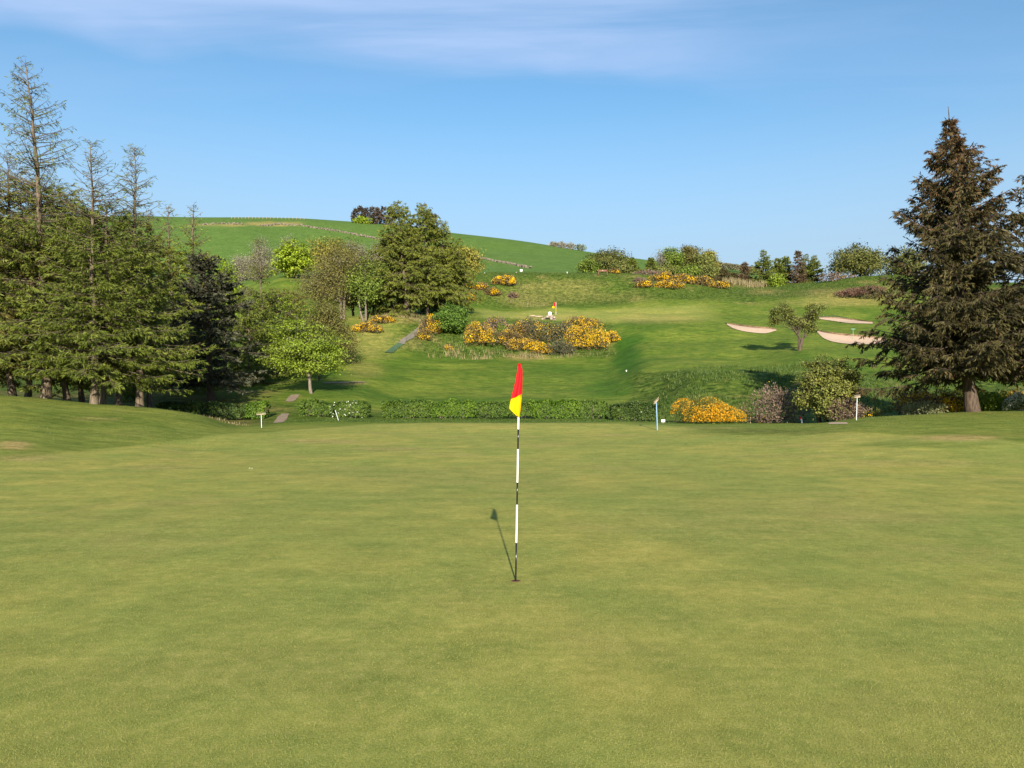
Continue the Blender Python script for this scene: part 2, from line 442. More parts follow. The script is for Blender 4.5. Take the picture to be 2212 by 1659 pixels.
def tag(o, label, cat, group=None, kind=None):
    USED[label] = USED.get(label, 0) + 1
    o['label'] = label; o['category'] = cat
    if group: o['group'] = group
    if kind: o['kind'] = kind
    return o


def thing(name, label, cat, loc, group=None):
    o = bpy.data.objects.new(name, None)
    o.empty_display_size = .3
    COL.objects.link(o)
    o.location = loc
    return tag(o, label, cat, group)


def unit(a): return a / np.maximum(np.linalg.norm(a, axis=-1, keepdims=True), 1e-9)


def tubes(g, P, Rr, sides=5, cap=True, tint=None):
    """tapered tubes along n polylines P[n,K,3] with radii Rr[n,K]"""
    P = np.asarray(P, float); Rr = np.asarray(Rr, float)
    if P.ndim == 2: P = P[None]; Rr = Rr[None]
    n, K, _ = P.shape
    T = unit(np.gradient(P, axis=1))
    ref = np.where(np.abs(T[..., 2:3]) > .9, np.array([1.0, 0, 0]), np.array([0, 0, 1.0]))
    A = unit(np.cross(T, ref)); B = np.cross(T, A)
    th = np.arange(sides) / sides * 2 * np.pi
    V = P[:, :, None] + Rr[:, :, None, None] * (A[:, :, None] * np.cos(th)[None, None, :, None] + B[:, :, None] * np.sin(th)[None, None, :, None])
    base = (np.arange(n) * K * sides)[:, None, None]
    k = (np.arange(K - 1) * sides)[None, :, None]
    s = np.arange(sides)[None, None]; s2 = (s + 1) % sides
    q = np.stack([base + k + s, base + k + s2, base + k + sides + s2, base + k + sides + s], -1)
    tt = None
    if cap and sides > 2:
        l = (K - 1) * sides
        tt = np.concatenate([np.stack([base[:, 0, 0] + l, base[:, 0, 0] + l + i, base[:, 0, 0] + l + i + 1], -1) for i in range(1, sides - 1)])
    g.add(V, quads=q, tris=tt, tint=None if tint is None else np.repeat(tint, K * sides))


def sprays(g, P, D, ln, wd, rng, tint, mid=.45):
    """diamond sprays: n quads from P along D"""
    n = len(P)
    D = unit(D)
    S = unit(np.cross(D, unit(rng.normal(size=(n, 3)))))
    ln = np.broadcast_to(ln, (n,))[:, None]; wd = np.broadcast_to(wd, (n,))[:, None]
    c = P + D * ln * mid
    V = np.stack([P, c + S * wd * .5, P + D * ln, c - S * wd * .5], 1)
    q = np.arange(n * 4).reshape(n, 4)
    g.add(V, quads=q, tint=np.repeat(np.clip(tint, 0, 1), 4))


def leaves(g, P, Nrm, size, rng, tint, asp=.75):
    n = len(P)
    Nn = unit(Nrm)
    A = unit(np.cross(Nn, unit(rng.normal(size=(n, 3))))); B = np.cross(Nn, A)
    sz = np.broadcast_to(size, (n,))[:, None] * .5
    V = np.stack([P - A * sz, P + B * sz * asp, P + A * sz, P - B * sz * asp], 1)
    g.add(V, quads=np.arange(n * 4).reshape(n, 4), tint=np.repeat(np.clip(tint, 0, 1), 4))


def box(g, c, s, rz=0.0, tilt=None):
    x, y, z = [d / 2 for d in s]
    v = np.array([(-x, -y, -z), (x, -y, -z), (x, y, -z), (-x, y, -z), (-x, -y, z), (x, -y, z), (x, y, z), (-x, y, z)])
    if tilt is not None:
        a = tilt; m = np.array([[math.cos(a), 0, math.sin(a)], [0, 1, 0], [-math.sin(a), 0, math.cos(a)]]); v = v @ m.T
    cr, sr = math.cos(rz), math.sin(rz)
    v = v @ np.array([[cr, -sr, 0], [sr, cr, 0], [0, 0, 1]]).T + np.array(c)
    g.add(v, quads=[(3, 2, 1, 0), (4, 5, 6, 7), (0, 1, 5, 4), (1, 2, 6, 5), (2, 3, 7, 6), (3, 0, 4, 7)])


def rock(g, c, s, rng):
    """irregular stone, 12 verts"""
    a = np.arange(6) / 6 * 2 * np.pi + rng.uniform(0, 1)
    v = []
    for k, (zz, rr) in enumerate(((-.5, .85), (.1, 1.0), (.5, .55))):
        v.append(np.stack([np.cos(a) * rr * rng.uniform(.8, 1.15, 6), np.sin(a) * rr * rng.uniform(.8, 1.15, 6), np.full(6, zz) + rng.uniform(-.1, .1, 6)], -1))
    v = np.concatenate(v) * np.array(s) * np.array([.5, .5, 1]) + np.array(c)
    q = []
    for k in range(2):
        for i in range(6): q.append((k * 6 + i, k * 6 + (i + 1) % 6, k * 6 + 6 + (i + 1) % 6, k * 6 + 6 + i))
    t = [(12, 12 + i, 13 + i) for i in range(1, 5)]
    g.add(v, quads=q, tris=t)


# ------------------------------------------------------------------ the ground sheet
def smooth_line(xs, ys, v): return np.interp(v, xs, ys)


def build_ground():
    nw = 430
    Yr = np.concatenate([np.linspace(-60, 1.5, 14), np.exp(np.linspace(math.log(2.0), math.log(210), 500)), np.exp(np.linspace(math.log(212), math.log(480), 120)), np.exp(np.linspace(math.log(490), math.log(5900), 30))])
    t = np.linspace(-1, 1, nw)
    W = np.sign(t) * (np.abs(t) * .62 + np.abs(t) ** 5 * 1.4)
    Yg, Wg = np.meshgrid(Yr, W, indexing='ij')
    X = Wg * (np.maximum(Yg, 0) + 14 + np.maximum(-Yg, 0))
    Z = height(X, Yg)
    v = np.stack([X, Yg, Z], -1).reshape(-1, 3)
    nr = len(Yr)
    i, j = np.meshgrid(np.arange(nr - 1), np.arange(nw - 1), indexing='ij')
    a = i * nw + j
    q = np.stack([a, a + 1, a + nw + 1, a + nw], -1).reshape(-1, 4)
    g = Geo(); g.add(v, quads=q)
    # where each sort of turf grows
    Yc = np.maximum(Yg, 2.0)
    px = CX + FX * X / Yc
    wob = (fbm(X / 5, Yg / 5, 21, 3) - .5)
    wobf = (fbm(X / 14, Yg / 10, 31, 3) - .5)
    ye = smooth_line([-400, 0, 250, 520, 800, 1200, 1420, 1600, 1900, 2212, 2700], [19, 22, 27, 36, 44.5, 45, 40, 34, 30, 25, 23], px)
    green = sstep(.8, -.8, Yg - ye + wob * 3) + 0 * px
    far_green = sstep(120, 123, Yg) * sstep(144, 139, Yg + wob * 4) * sstep(1000, 1060, px) * sstep(1580, 1480, px)
    py = HZ - (Z - EYE) / Yc * FX
    rough = np.zeros_like(px)
    rough = np.maximum(rough, sstep(1345, 1380, px + wob * 40) * sstep(51, 54, Yg) * sstep(84, 80, Yg) * sstep(799, 808, py + wob * 14))          # bank above the hedge, right
    rough = np.maximum(rough, sstep(143, 149, Yg + wob * 6) * sstep(196, 170, Yg) * sstep(930, 1010, px))                     # back bank
    rough = np.maximum(rough, sstep(104, 107, Yg + wob * 3) * sstep(124, 120, Yg) * sstep(850, 880, px) * sstep(1340, 1310, px))
    rough = np.maximum(rough, sstep(45.5, 47.5, Yg) * sstep(62, 58, Yg) * .8)
    rough = np.maximum(rough, (1 - green) * sstep(700, 420, px) * sstep(60, 30, Yg) * .22)
    rough = np.maximum(rough, sstep(46, 52, Yg) * sstep(560, 380, px) * sstep(200, 150, Yg))
    rough = np.maximum(rough, (1 - green) * sstep(1650, 1900, px) * sstep(48, 42, Yg) * .3)
    field = sstep(225, 260, Yg + wobf * 40)
    dry = np.zeros_like(px)

    def blot(x0, y0, rx, ry, s=1.0):
        d = np.sqrt(((px - x0) / rx) ** 2 + ((py - y0) / ry) ** 2) + wob * .9
        return s * sstep(1.15, .35, d) * (Yg > 2)
    for b in ((30, 962, 45, 13, 1.0), (60, 990, 120, 12, .6), (700, 953, 140, 8, .8), (860, 970, 110, 5, .6), (1330, 940, 90, 3.0, .6), (2060, 945, 120, 8, .95), (1540, 925, 120, 4, .4), (1980, 1000, 200, 8, .3), (330, 1010, 140, 8, .4), (1640, 985, 130, 5, .25), (210, 905, 60, 6, .35),
              (880, 740, 60, 22, .35), (1130, 772, 55, 9, .8), (1700, 600, 60, 14, .3), (1650, 628, 50, 9, .55), (1830, 640, 120, 26, .55), (1790, 655, 150, 10, .4), (1140, 650, 70, 22, .3), (1230, 615, 120, 14, .3),
              (830, 690, 140, 12, .5), (800, 735, 80, 45, .38), (790, 800, 60, 25, .3), (1420, 690, 120, 10, .3), (1240, 640, 200, 18, .25), (640, 855, 20, 5, .6), (760, 828, 45, 4, .7), (1180, 686, 90, 3, .6), (570, 850, 60, 10, .4), (900, 1030, 500, 30, .12), (1700, 1110, 420, 60, .14), (600, 1450, 600, 90, .12),
              (590, 484, 80, 6, .9), (500, 486, 45, 4, .8), (445, 486, 60, 4, .5), (70, 548, 90, 25, .9)):
        dry = np.maximum(dry, blot(*b))
    ridge = np.maximum(blot(1640, 933, 260, 11, .75), np.maximum(blot(1990, 962, 170, 8, .35), np.maximum(blot(230, 908, 330, 20, .45), blot(470, 918, 120, 8, .5))))
    green = green * (1 - ridge); rough = np.maximum(rough, ridge * .8)
    dry = np.maximum(dry, rough * sstep(.12, .3, fbm(X / 6, Yg / 4, 77, 3) - .5) * .5)
    lush = .55 * sstep(.02, .22, fbm(X / 11, Yg / 7, 41, 3) - .5) * sstep(60, 70, Yg) * (1 - field)
    for b in ((1352, 765, 50, 75, 1.0), (1380, 700, 60, 20, .5), (850, 800, 50, 35, .6), (1320, 835, 80, 30, .75), (1110, 660, 160, 9, .7), (960, 770, 90, 10, .6)):
        lush = np.maximum(lush, blot(*b))
    wood_soil = sstep(44, 48, Yg) * sstep(74, 66, Yg) * sstep(640, 520, px + wob * 60) * (fbm(X / 2.5, Yg / 2.5, 91, 2) * .9)  # brown soil under the trees at the left
    me = g.mesh('ground', None, True)
    me.materials.clear()
    for nm, arr in (('green', np.maximum(np.maximum(green, far_green * .75), .38 * sstep(47, 43, Yg) * (1 - ridge))), ('rough', rough), ('field', field), ('dry', dry), ('lush', lush), ('earth', wood_soil)):
        at_ = me.attributes.new(nm, 'FLOAT', 'POINT')
        at_.data.foreach_set('value', np.clip(arr, 0, 1).astype(np.float32).ravel())
    me.materials.append(ground_mat())
    o = bpy.data.objects.new('ground', me)
    COL.objects.link(o)
    o['kind'] = 'structure'
    return o


def ground_mat():
    m, N, L = new_mat('turf')
    tc = N.new('ShaderNodeTexCoord')

    def attr(n):
        a = N.new('ShaderNodeAttribute'); a.attribute_name = n; return a.outputs['Fac']

    def noise(scale, detail=4, rough=.6, stretch=None):
        n = N.new('ShaderNodeTexNoise'); n.inputs['Scale'].default_value = scale
        n.inputs['Detail'].default_value = detail; n.inputs['Roughness'].default_value = rough
        src = tc.outputs['Object']
        if stretch:
            mp = N.new('ShaderNodeMapping'); mp.inputs['Scale'].default_value = stretch
            L.new(src, mp.inputs[0]); src = mp.outputs[0]
        L.new(src, n.inputs['Vector'])
        return n.outputs[0]

    def rr(v, a, b, c=0.0, d=1.0):
        n = N.new('ShaderNodeMapRange'); L.new(v, n.inputs[0])
        for i, q in enumerate((a, b, c, d)): n.inputs[i + 1].default_value = q
        return n.outputs[0]

    def mix(f, a, b, mode='MIX'):
        n = N.new('ShaderNodeMixRGB'); n.blend_type = mode
        for i, v in enumerate((f, a, b)):
            if isinstance(v, (int, float)): n.inputs[i].default_value = v
            elif isinstance(v, tuple): n.inputs[i].default_value = c4(v)
            else: L.new(v, n.inputs[i])
        return n.outputs[0]

    def mul(a, b):
        n = N.new('ShaderNodeMath'); n.operation = 'MULTIPLY'
        for i, v in enumerate((a, b)):
            if isinstance(v, (int, float)): n.inputs[i].default_value = v
            else: L.new(v, n.inputs[i])
        return n.outputs[0]
    big = noise(.16, 4, .6)
    midn = noise(.9, 5, .62)
    fine = noise(9.0, 5, .7)
    streak = noise(1.0, 7, .75, (.50, 1.7, 1.5))
    grain = noise(75.0, 3, .75)
    grain2 = noise(260.0, 2, .7)
    lumps = noise(1.6, 6, .72)
    # close-mown green: olive yellow with greener and browner flecks
    g0 = mix(rr(big, .40, .60), (.222, .240, .062), (.312, .284, .076))
    g0 = mix(rr(midn, .42, .68, 0, .7), g0, (.185, .216, .053))
    g0 = mix(rr(fine, .52, .72, 0, .45), g0, (.32, .268, .098))
    g0 = mix(rr(noise(.42, 4, .6), .50, .66, 0, .75), g0, (.200, .232, .058))
    g0 = mix(rr(noise(.27, 4, .6), .55, .70, 0, .6), g0, (.295, .248, .088))
    # fairway
    f0 = mix(rr(midn, .35, .65), (.066, .116, .017), (.122, .155, .026))
    f0 = mix(rr(big, .45, .7, 0, .6), f0, (.165, .190, .036))
    # rough
    r0 = mix(rr(lumps, .40, .60), (.024, .052, .008), (.092, .132, .024))
    r0 = mix(rr(midn, .5, .75, 0, .5), r0, (.125, .138, .034))
    # pasture on the hill
    p0 = mix(rr(big, .35, .65), (.072, .130, .030), (.090, .148, .038))
    p0 = mix(rr(midn, .5, .75, 0, .4), p0, (.055, .110, .022))
    c = mix(attr('lush'), f0, (.040, .094, .013))
    c = mix(attr('rough'), c, r0)
    c = mix(attr('green'), c, g0)
    c = mix(attr('field'), c, p0)
    d0 = mix(rr(fine, .35, .65), (.24, .175, .07), (.38, .28, .13))
    c = mix(mul(attr('dry'), rr(lumps, .3, .62, .35, 1.0)), c, d0)
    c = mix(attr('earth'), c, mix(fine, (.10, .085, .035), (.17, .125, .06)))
    c = mix(1.0, c, mix(attr('green'), mix(rr(streak, .34, .66), (.58, .70, .60), (1.44, 1.30, 1.36)), mix(rr(streak, .32, .68), (.86, .91, .88), (1.13, 1.08, 1.11))), 'MULTIPLY')
    c = mix(1.0, c, mix(rr(lumps, .36, .64), (.86, .88, .84), (1.14, 1.12, 1.12)), 'MULTIPLY')
    c = mix(1.0, c, mix(rr(fine, .34, .66), (.84, .87, .82), (1.13, 1.11, 1.14)), 'MULTIPLY')
    c = mix(1.0, c, mix(rr(grain, .3, .7), (.60, .63, .55), (1.38, 1.34, 1.3)), 'MULTIPLY')
    c = mix(1.0, c, mix(rr(grain2, .3, .7), (.78, .80, .74), (1.2, 1.18, 1.15)), 'MULTIPLY')
    b = N.new('ShaderNodeBsdfPrincipled')
    L.new(c, b.inputs['Base Color'])
    b.inputs['Roughness'].default_value = .85
    b.inputs['Specular IOR Level'].default_value = .04
    try:
        b.inputs['Sheen Weight'].default_value = 0.0
        b.inputs['Sheen Tint'].default_value = (.8, .9, .5, 1)
    except Exception:
        pass
    bp = N.new('ShaderNodeBump'); bp.inputs['Strength'].default_value = .5; bp.inputs['Distance'].default_value = .010
    L.new(grain, bp.inputs['Height'])
    bp2 = N.new('ShaderNodeBump'); bp2.inputs['Strength'].default_value = .6; bp2.inputs['Distance'].default_value = .28
    L.new(mul(lumps, attr('rough')), bp2.inputs['Height']); L.new(bp.outputs[0], bp2.inputs['Normal'])
    L.new(bp2.outputs[0], b.inputs['Normal'])
    o = N.new('ShaderNodeOutputMaterial'); L.new(b.outputs[0], o.inputs[0])
    return m


build_ground()


def draped(name, pts, mat, lift, nu=24, nv=10, label=None, kind='structure', dome=0.0):
    """sheet on the ground inside the outline pts: list of (px_left, px_right, py) rows"""
    rows = np.array(pts, float)
    tt = np.linspace(0, len(rows) - 1, nv)
    xl = np.interp(tt, np.arange(len(rows)), rows[:, 0]); xr = np.interp(tt, np.arange(len(rows)), rows[:, 1]); yy = np.interp(tt, np.arange(len(rows)), rows[:, 2])
    g = Geo(); V = []
    ymin = rows[0][3] if rows.shape[1] > 3 else 3.0
    for k in range(nv):
        for i in range(nu):
            p = xl[k] + (xr[k] - xl[k]) * i / (nu - 1)
            x, y, z = hit(p, yy[k], ymin)
            V.append((x, y, z + lift))
    q = [(k * nu + i, k * nu + i + 1, (k + 1) * nu + i + 1, (k + 1) * nu + i) for k in range(nv - 1) for i in range(nu - 1)]
    g.add(V, quads=q)
    o = g.obj(name, mat, smooth=True)
    o['kind'] = kind
    return o


def strip(name, pts, mat, lift, ymin=40):
    """path through photo points (px, py, half width in m)"""
    c = np.array([hit(p[0], p[1], ymin) for p in pts]); hw = np.array([p[2] for p in pts])
    t = np.linspace(0, len(pts) - 1, 30)
    cx = np.interp(t, np.arange(len(pts)), c[:, 0]); cy = np.interp(t, np.arange(len(pts)), c[:, 1]); w = np.interp(t, np.arange(len(pts)), hw)
    d = unit(np.stack([np.gradient(cx), np.gradient(cy)], -1)); nrm = np.stack([-d[:, 1], d[:, 0]], -1)
    V = []; nu = 7
    rs = np.random.default_rng(len(pts))
    for k in range(30):
        for i in range(nu):
            f = (i / (nu - 1) - .5) * 2 * (1 + rs.uniform(-.12, .12))
            x = cx[k] + nrm[k, 0] * w[k] * f; y = cy[k] + nrm[k, 1] * w[k] * f
            V.append((x, y, hgt(x, y) + lift))
    q = [(k * nu + i, k * nu + i + 1, (k + 1) * nu + i + 1, (k + 1) * nu + i) for k in range(29) for i in range(nu - 1)]
    g = Geo(); g.add(V, quads=q)
    o = g.obj(name, mat, smooth=True); o['kind'] = 'structure'
    return o


strip('path', [(928, 692, .36), (905, 713, .40), (882, 731, .44), (866, 743, .46)], M['grey_path'], .09, 90)
strip('matting', [(866, 743, .45), (852, 753, .5), (839, 763, .55)], M['mat_green'], .10, 90)
strip('path', [(600, 914, .25), (607, 908, .35), (611, 900, .32), (616, 894, .25)], M['path'], .03, 30)
strip('path', [(625, 868, .3), (632, 860, .4), (638, 853, .35)], M['path'], .03, 50)
strip('path', [(700, 829, .3), (740, 827, .35), (788, 826, .25)], M['path'], .05, 60)


def bunker(top, bot, lip_h, label):
    """sand sheet between its upper edge and lower edge (photo points), with the turf lip that stands over the upper edge"""
    t = thing('sand_bunker', label, 'bunker', hit(*bot[len(bot) // 2], 60), 'sand bunkers on the far slope')
    base = np.array(t.location)
    nu, nv = 40, 8
    s = np.linspace(0, 1, nu)

    def curve(pts):
        pts = np.array(pts, float); d = np.linspace(0, 1, len(pts))
        return np.stack([pchip(d, pts[:, 0], s), pchip(d, pts[:, 1], s)], -1)
    ct, cb = curve(top), curve(bot)
    A = np.array([hit(p[0], p[1], 60) for p in ct]); B = np.array([hit(p[0], p[1], 60) for p in cb])
    V = []
    for k in range(nv):
        f = k / (nv - 1)
        p = B * (1 - f) + A * f
        p[:, 2] = height(p[:, 0], p[:, 1]) + .07 + .05 * math.sin(math.pi * f)
        V.append(p - base)
    V = np.array(V)
    q = [(k * nu + i, k * nu + i + 1, (k + 1) * nu + i + 1, (k + 1) * nu + i) for k in range(nv - 1) for i in range(nu - 1)]
    Geo().add(V, quads=q).obj('sand', M['sand'], t, True)
    # lip: a ridge of earth and turf, shaggy along its foot
    rs = np.random.default_rng(int(base[0] * 10) & 255)
    w = np.sin(np.pi * np.clip(s, .02, .98)) ** .5 * lip_h
    P = A - base
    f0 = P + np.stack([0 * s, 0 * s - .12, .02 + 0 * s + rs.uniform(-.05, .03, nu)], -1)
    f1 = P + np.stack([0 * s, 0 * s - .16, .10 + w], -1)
    f2 = P + np.stack([0 * s, 0 * s + .35, .14 + w], -1)
    f3 = P + np.stack([0 * s, 0 * s + 2.2, 0 * s], -1)
    f3[:, 2] = height(f3[:, 0] + base[0], f3[:, 1] + base[1]) - base[2] - .05
    L_ = np.stack([f0, f1, f2, f3])
    q = [(k * nu + i, k * nu + i + 1, (k + 1) * nu + i + 1, (k + 1) * nu + i) for k in range(3) for i in range(nu - 1)]
    Geo().add(L_[1:], quads=q[:2 * (nu - 1)], tint=rs.uniform(.2, .8, nu * 3)).obj('turf_lip', M['grass'], t, True)
    Geo().add(L_[:2], quads=q[:nu - 1]).obj('lip_shade_earth', M['lip_shade_earth'], t)  # dark earth strip; the shadow under the lip is put into its colour


bunker([(1570, 700), (1592, 704), (1630, 709), (1660, 711), (1677, 713)], [(1570, 702), (1584, 710), (1610, 717), (1650, 721), (1677, 715)], .20, 'narrow pale sand bunker cut into the slope left of the leaning hawthorn')
bunker([(1762, 715), (1790, 721), (1830, 726), (1870, 729), (1915, 733)], [(1764, 718), (1782, 733), (1810, 741), (1860, 745), (1915, 742)], .20, 'widest sand bunker, right of the hawthorn, with a rake standing in it')
bunker([(1768, 687), (1800, 688), (1840, 692), (1885, 697)], [(1770, 690), (1800, 694), (1840, 699), (1885, 700)], .15, 'thin upper sand bunker on the far slope above the bunker with the rake')
draped('sand_patch', [(1790, 1830, 916.5, 33), (1788, 1832, 914.5, 33), (1796, 1828, 913.2, 33)], M['sand'], .02, 12, 4)


# ------------------------------------------------------------------ trees and shrubs
def trunk_curve(H, lean, rng, K=14, wob=.012):
    t = np.linspace(0, 1, K)
    w = np.cumsum(rng.normal(size=(K, 2)), 0) * wob * H / math.sqrt(K); w[0] = 0
    x = lean[0] * t + w[:, 0]; y = lean[1] * t + w[:, 1]
    return t * H, np.stack([x, y, t * H], -1)


def along(P, f):
    """points at fractions f of polyline P (uniform in parameter)"""
    k = np.clip(f, 0, 1) * (len(P) - 1)
    i = np.minimum(k.astype(int), len(P) - 2); r = (k - i)[:, None]
    return P[i] * (1 - r) + P[i + 1] * r


def conifer(rng, H, r0, cb, Lmax, nb, pw=.85, e_low=-8, e_top=38, sag=.10, tip=.10, tw=3.2, tl=.42, sl=.34, sw=.085, per=5,
            hang=.35, bare=1.1, bare_keep=.12, lean=(0, 0), az_bias=None, gap=.12, inner=.12, twig_w=.012, low=1.0, dead=6, red_top=None, whorl=0, tpow=.92, spike=.0):
    """trunk with limbs (wood) and needle sprays (leaf); see the keyword names for what each tree varies"""
    wood, leaf = Geo(), Geo()
    zt, TP = trunk_curve(H, lean, rng)
    tubes(wood, TP, (r0 * (1 - zt / H) ** .85 + .012) * np.where(zt < .03 * H, 1.25, 1.0), 8)
    t = np.sort(rng.uniform(0, 1, nb)) ** tpow
    if whorl:
        t = (np.floor(t * whorl) + .5 + rng.normal(0, .34, nb)) / whorl
    t = np.clip(t, .0, .985)
    if spike: t = t * .955
    f = cb + (1 - cb) * t
    az = rng.uniform(0, 2 * np.pi, nb) if az_bias is None else np.where(rng.uniform(size=nb) < az_bias[1], az_bias[0] + rng.normal(0, .8, nb), rng.uniform(0, 2 * np.pi, nb))
    Ln = Lmax * (1 - t) ** pw * (low + (1 - low) * sstep(0, .22, t)) * rng.uniform(.62, 1.12, nb) + .25 * (1 - .6 * t * (spike > 0))
    Ln *= 1 - spike * sstep(.74, .93, t)
    Ln *= np.where(rng.uniform(size=nb) < gap, .5, 1)
    e = np.radians(e_low + (e_top - e_low) * t ** 1.1 + rng.normal(0, 6, nb))
    K = 6
    s = np.linspace(0, 1, K)
    d = np.stack([np.cos(az), np.sin(az), 0 * az], -1)
    side = np.stack([-np.sin(az), np.cos(az), 0 * az], -1)
    B0 = along(TP, f)
    sg = sag * (1 - t * .8); tp = tip * rng.uniform(.5, 1.4, nb)
    cur = rng.normal(0, .10, nb)

    def bpt(i, s):
        L_ = Ln[i]
        r = L_ * s * np.cos(e[i])
        z = L_ * (s * np.sin(e[i]) - sg[i] * 1.6 * s ** 1.5 + tp[i] * s ** 3)
        return B0[i] + d[i] * r[..., None] + side[i] * (L_ * cur[i] * s * s)[..., None] + np.stack([0 * z, 0 * z, z], -1)
    I = np.repeat(np.arange(nb), K).reshape(nb, K); S_ = np.broadcast_to(s, (nb, K))
    BP = bpt(I, S_)
    br = (r0 * .16 * (Ln / Lmax) ** .8 + .010)
    tubes(wood, BP, br[:, None] * (1 - .8 * s)[None], 4, cap=False)
    # dead snags on the lower stem
    if dead:
        fd = rng.uniform(.06, max(cb, .1) + .05, dead); ad = rng.uniform(0, 2 * np.pi, dead)
        p0 = along(TP, fd); ld = rng.uniform(.3, .35 * Lmax, dead)
        DP = np.stack([p0 + np.stack([np.cos(ad) * ld * k, np.sin(ad) * ld * k, -ld * .25 * k + ld * .1 * k * k], -1) for k in (0, .35, .7, 1)], 1)
        tubes(wood, DP, np.linspace(.022, .006, 4)[None] * np.ones((dead, 1)), 3, cap=False)
    # twigs
    nt = np.maximum(2, (Ln * tw).astype(int))
    ti = np.repeat(np.arange(nb), nt)
    n = len(ti)
    s_t = inner + (1 - inner) * rng.uniform(0, 1, n) ** .85
    P = bpt(ti, s_t)
    P2 = bpt(ti, np.minimum(s_t + .06, 1.06))
    D = unit(P2 - P)
    sgn = np.where(rng.uniform(size=n) < .5, -1, 1)
    ph = np.radians(rng.normal(52, 15, n))
    hg = hang * rng.uniform(.4, 1.5, n)
    TD = unit(D * np.cos(ph)[:, None] + side[ti] * (np.sin(ph) * sgn)[:, None] + np.stack([0 * hg, 0 * hg, -hg + rng.normal(0, .12, n)], -1))
    tlen = tl * np.sqrt(Ln[ti]) * (1.05 - .62 * s_t) * rng.uniform(.45, 1.25, n) + .12
    ends = P + TD * tlen[:, None]
    mids = P + TD * (tlen * .55)[:, None] + np.stack([0 * tlen, 0 * tlen, tlen * .05], -1)
    tubes(wood, np.stack([P, mids, ends], 1), np.array([twig_w, twig_w * .8, twig_w * .35])[None] * np.ones((n, 1)), 3, cap=False)
    # needle sprays
    keep = np.where(t[ti] > bare, bare_keep, 1.0)
    m = np.maximum((per * rng.uniform(.6, 1.4, n) * np.minimum(1.5, tlen / .5 + .35) * keep + rng.uniform(0, 1, n)).astype(int), 0)
    si = np.repeat(np.arange(n), m)
    k = len(si)
    u = rng.uniform(.05, 1.02, k)
    SP = P[si] + TD[si] * (tlen[si] * u)[:, None]
    h2 = hang * 1.1
    SD = unit(TD[si] + rng.normal(0, .42, (k, 3)) + np.array([0, 0, -h2]))
    bt = rng.uniform(-.18, .18, nb)
    tint = .42 + bt[ti[si]] + rng.normal(0, .17, k) + .18 * (s_t[si] - .5)
    if red_top is not None:
        hot = rng.uniform(size=k) < sstep(red_top, 1.0, t[ti[si]]) * .95 * (.35 + .65 * s_t[si]) + .06 * s_t[si]
        tint = np.where(hot, 1.0 - rng.uniform(0, .12, k), tint * .75)
    sprays(leaf, SP, SD, sl * rng.uniform(.6, 1.35, k), sw * rng.uniform(.7, 1.4, k), rng, tint)
    # sprays along the limb itself
    m2 = np.maximum((Ln * tw * 1.3 * np.where(t > bare, bare_keep * 1.5, 1)).astype(int), 1)
    bi = np.repeat(np.arange(nb), m2); k2 = len(bi)
    s2 = rng.uniform(.2, 1.0, k2)
    tb = .5 + rng.normal(0, .18, k2)
    if red_top is not None: tb = np.where(rng.uniform(size=k2) < sstep(red_top, 1.0, t[bi]), .95, tb * .75)
    P3 = bpt(bi, s2); D3 = unit(bpt(bi, np.minimum(s2 + .05, 1.05)) - P3)
    sprays(leaf, P3, unit(D3 + rng.normal(0, .45, (k2, 3))), sl * rng.uniform(.6, 1.2, k2), sw * rng.uniform(.7, 1.3, k2), rng, tb)
    return wood, leaf


def lobes_pts(rng, lobes, n, shell=.35, zmin=None):
    lobes = np.asarray(lobes, float)
    vol = lobes[:, 3] * lobes[:, 4] * lobes[:, 5]
    i = rng.choice(len(lobes), n, p=vol ** .75 / np.sum(vol ** .75))
    dv = unit(rng.normal(size=(n, 3)))
    r = rng.uniform(0, 1, n) ** shell
    P = lobes[i, :3] + dv * r[:, None] * lobes[i, 3:6]
    return P, unit(dv / lobes[i, 3:6]), i


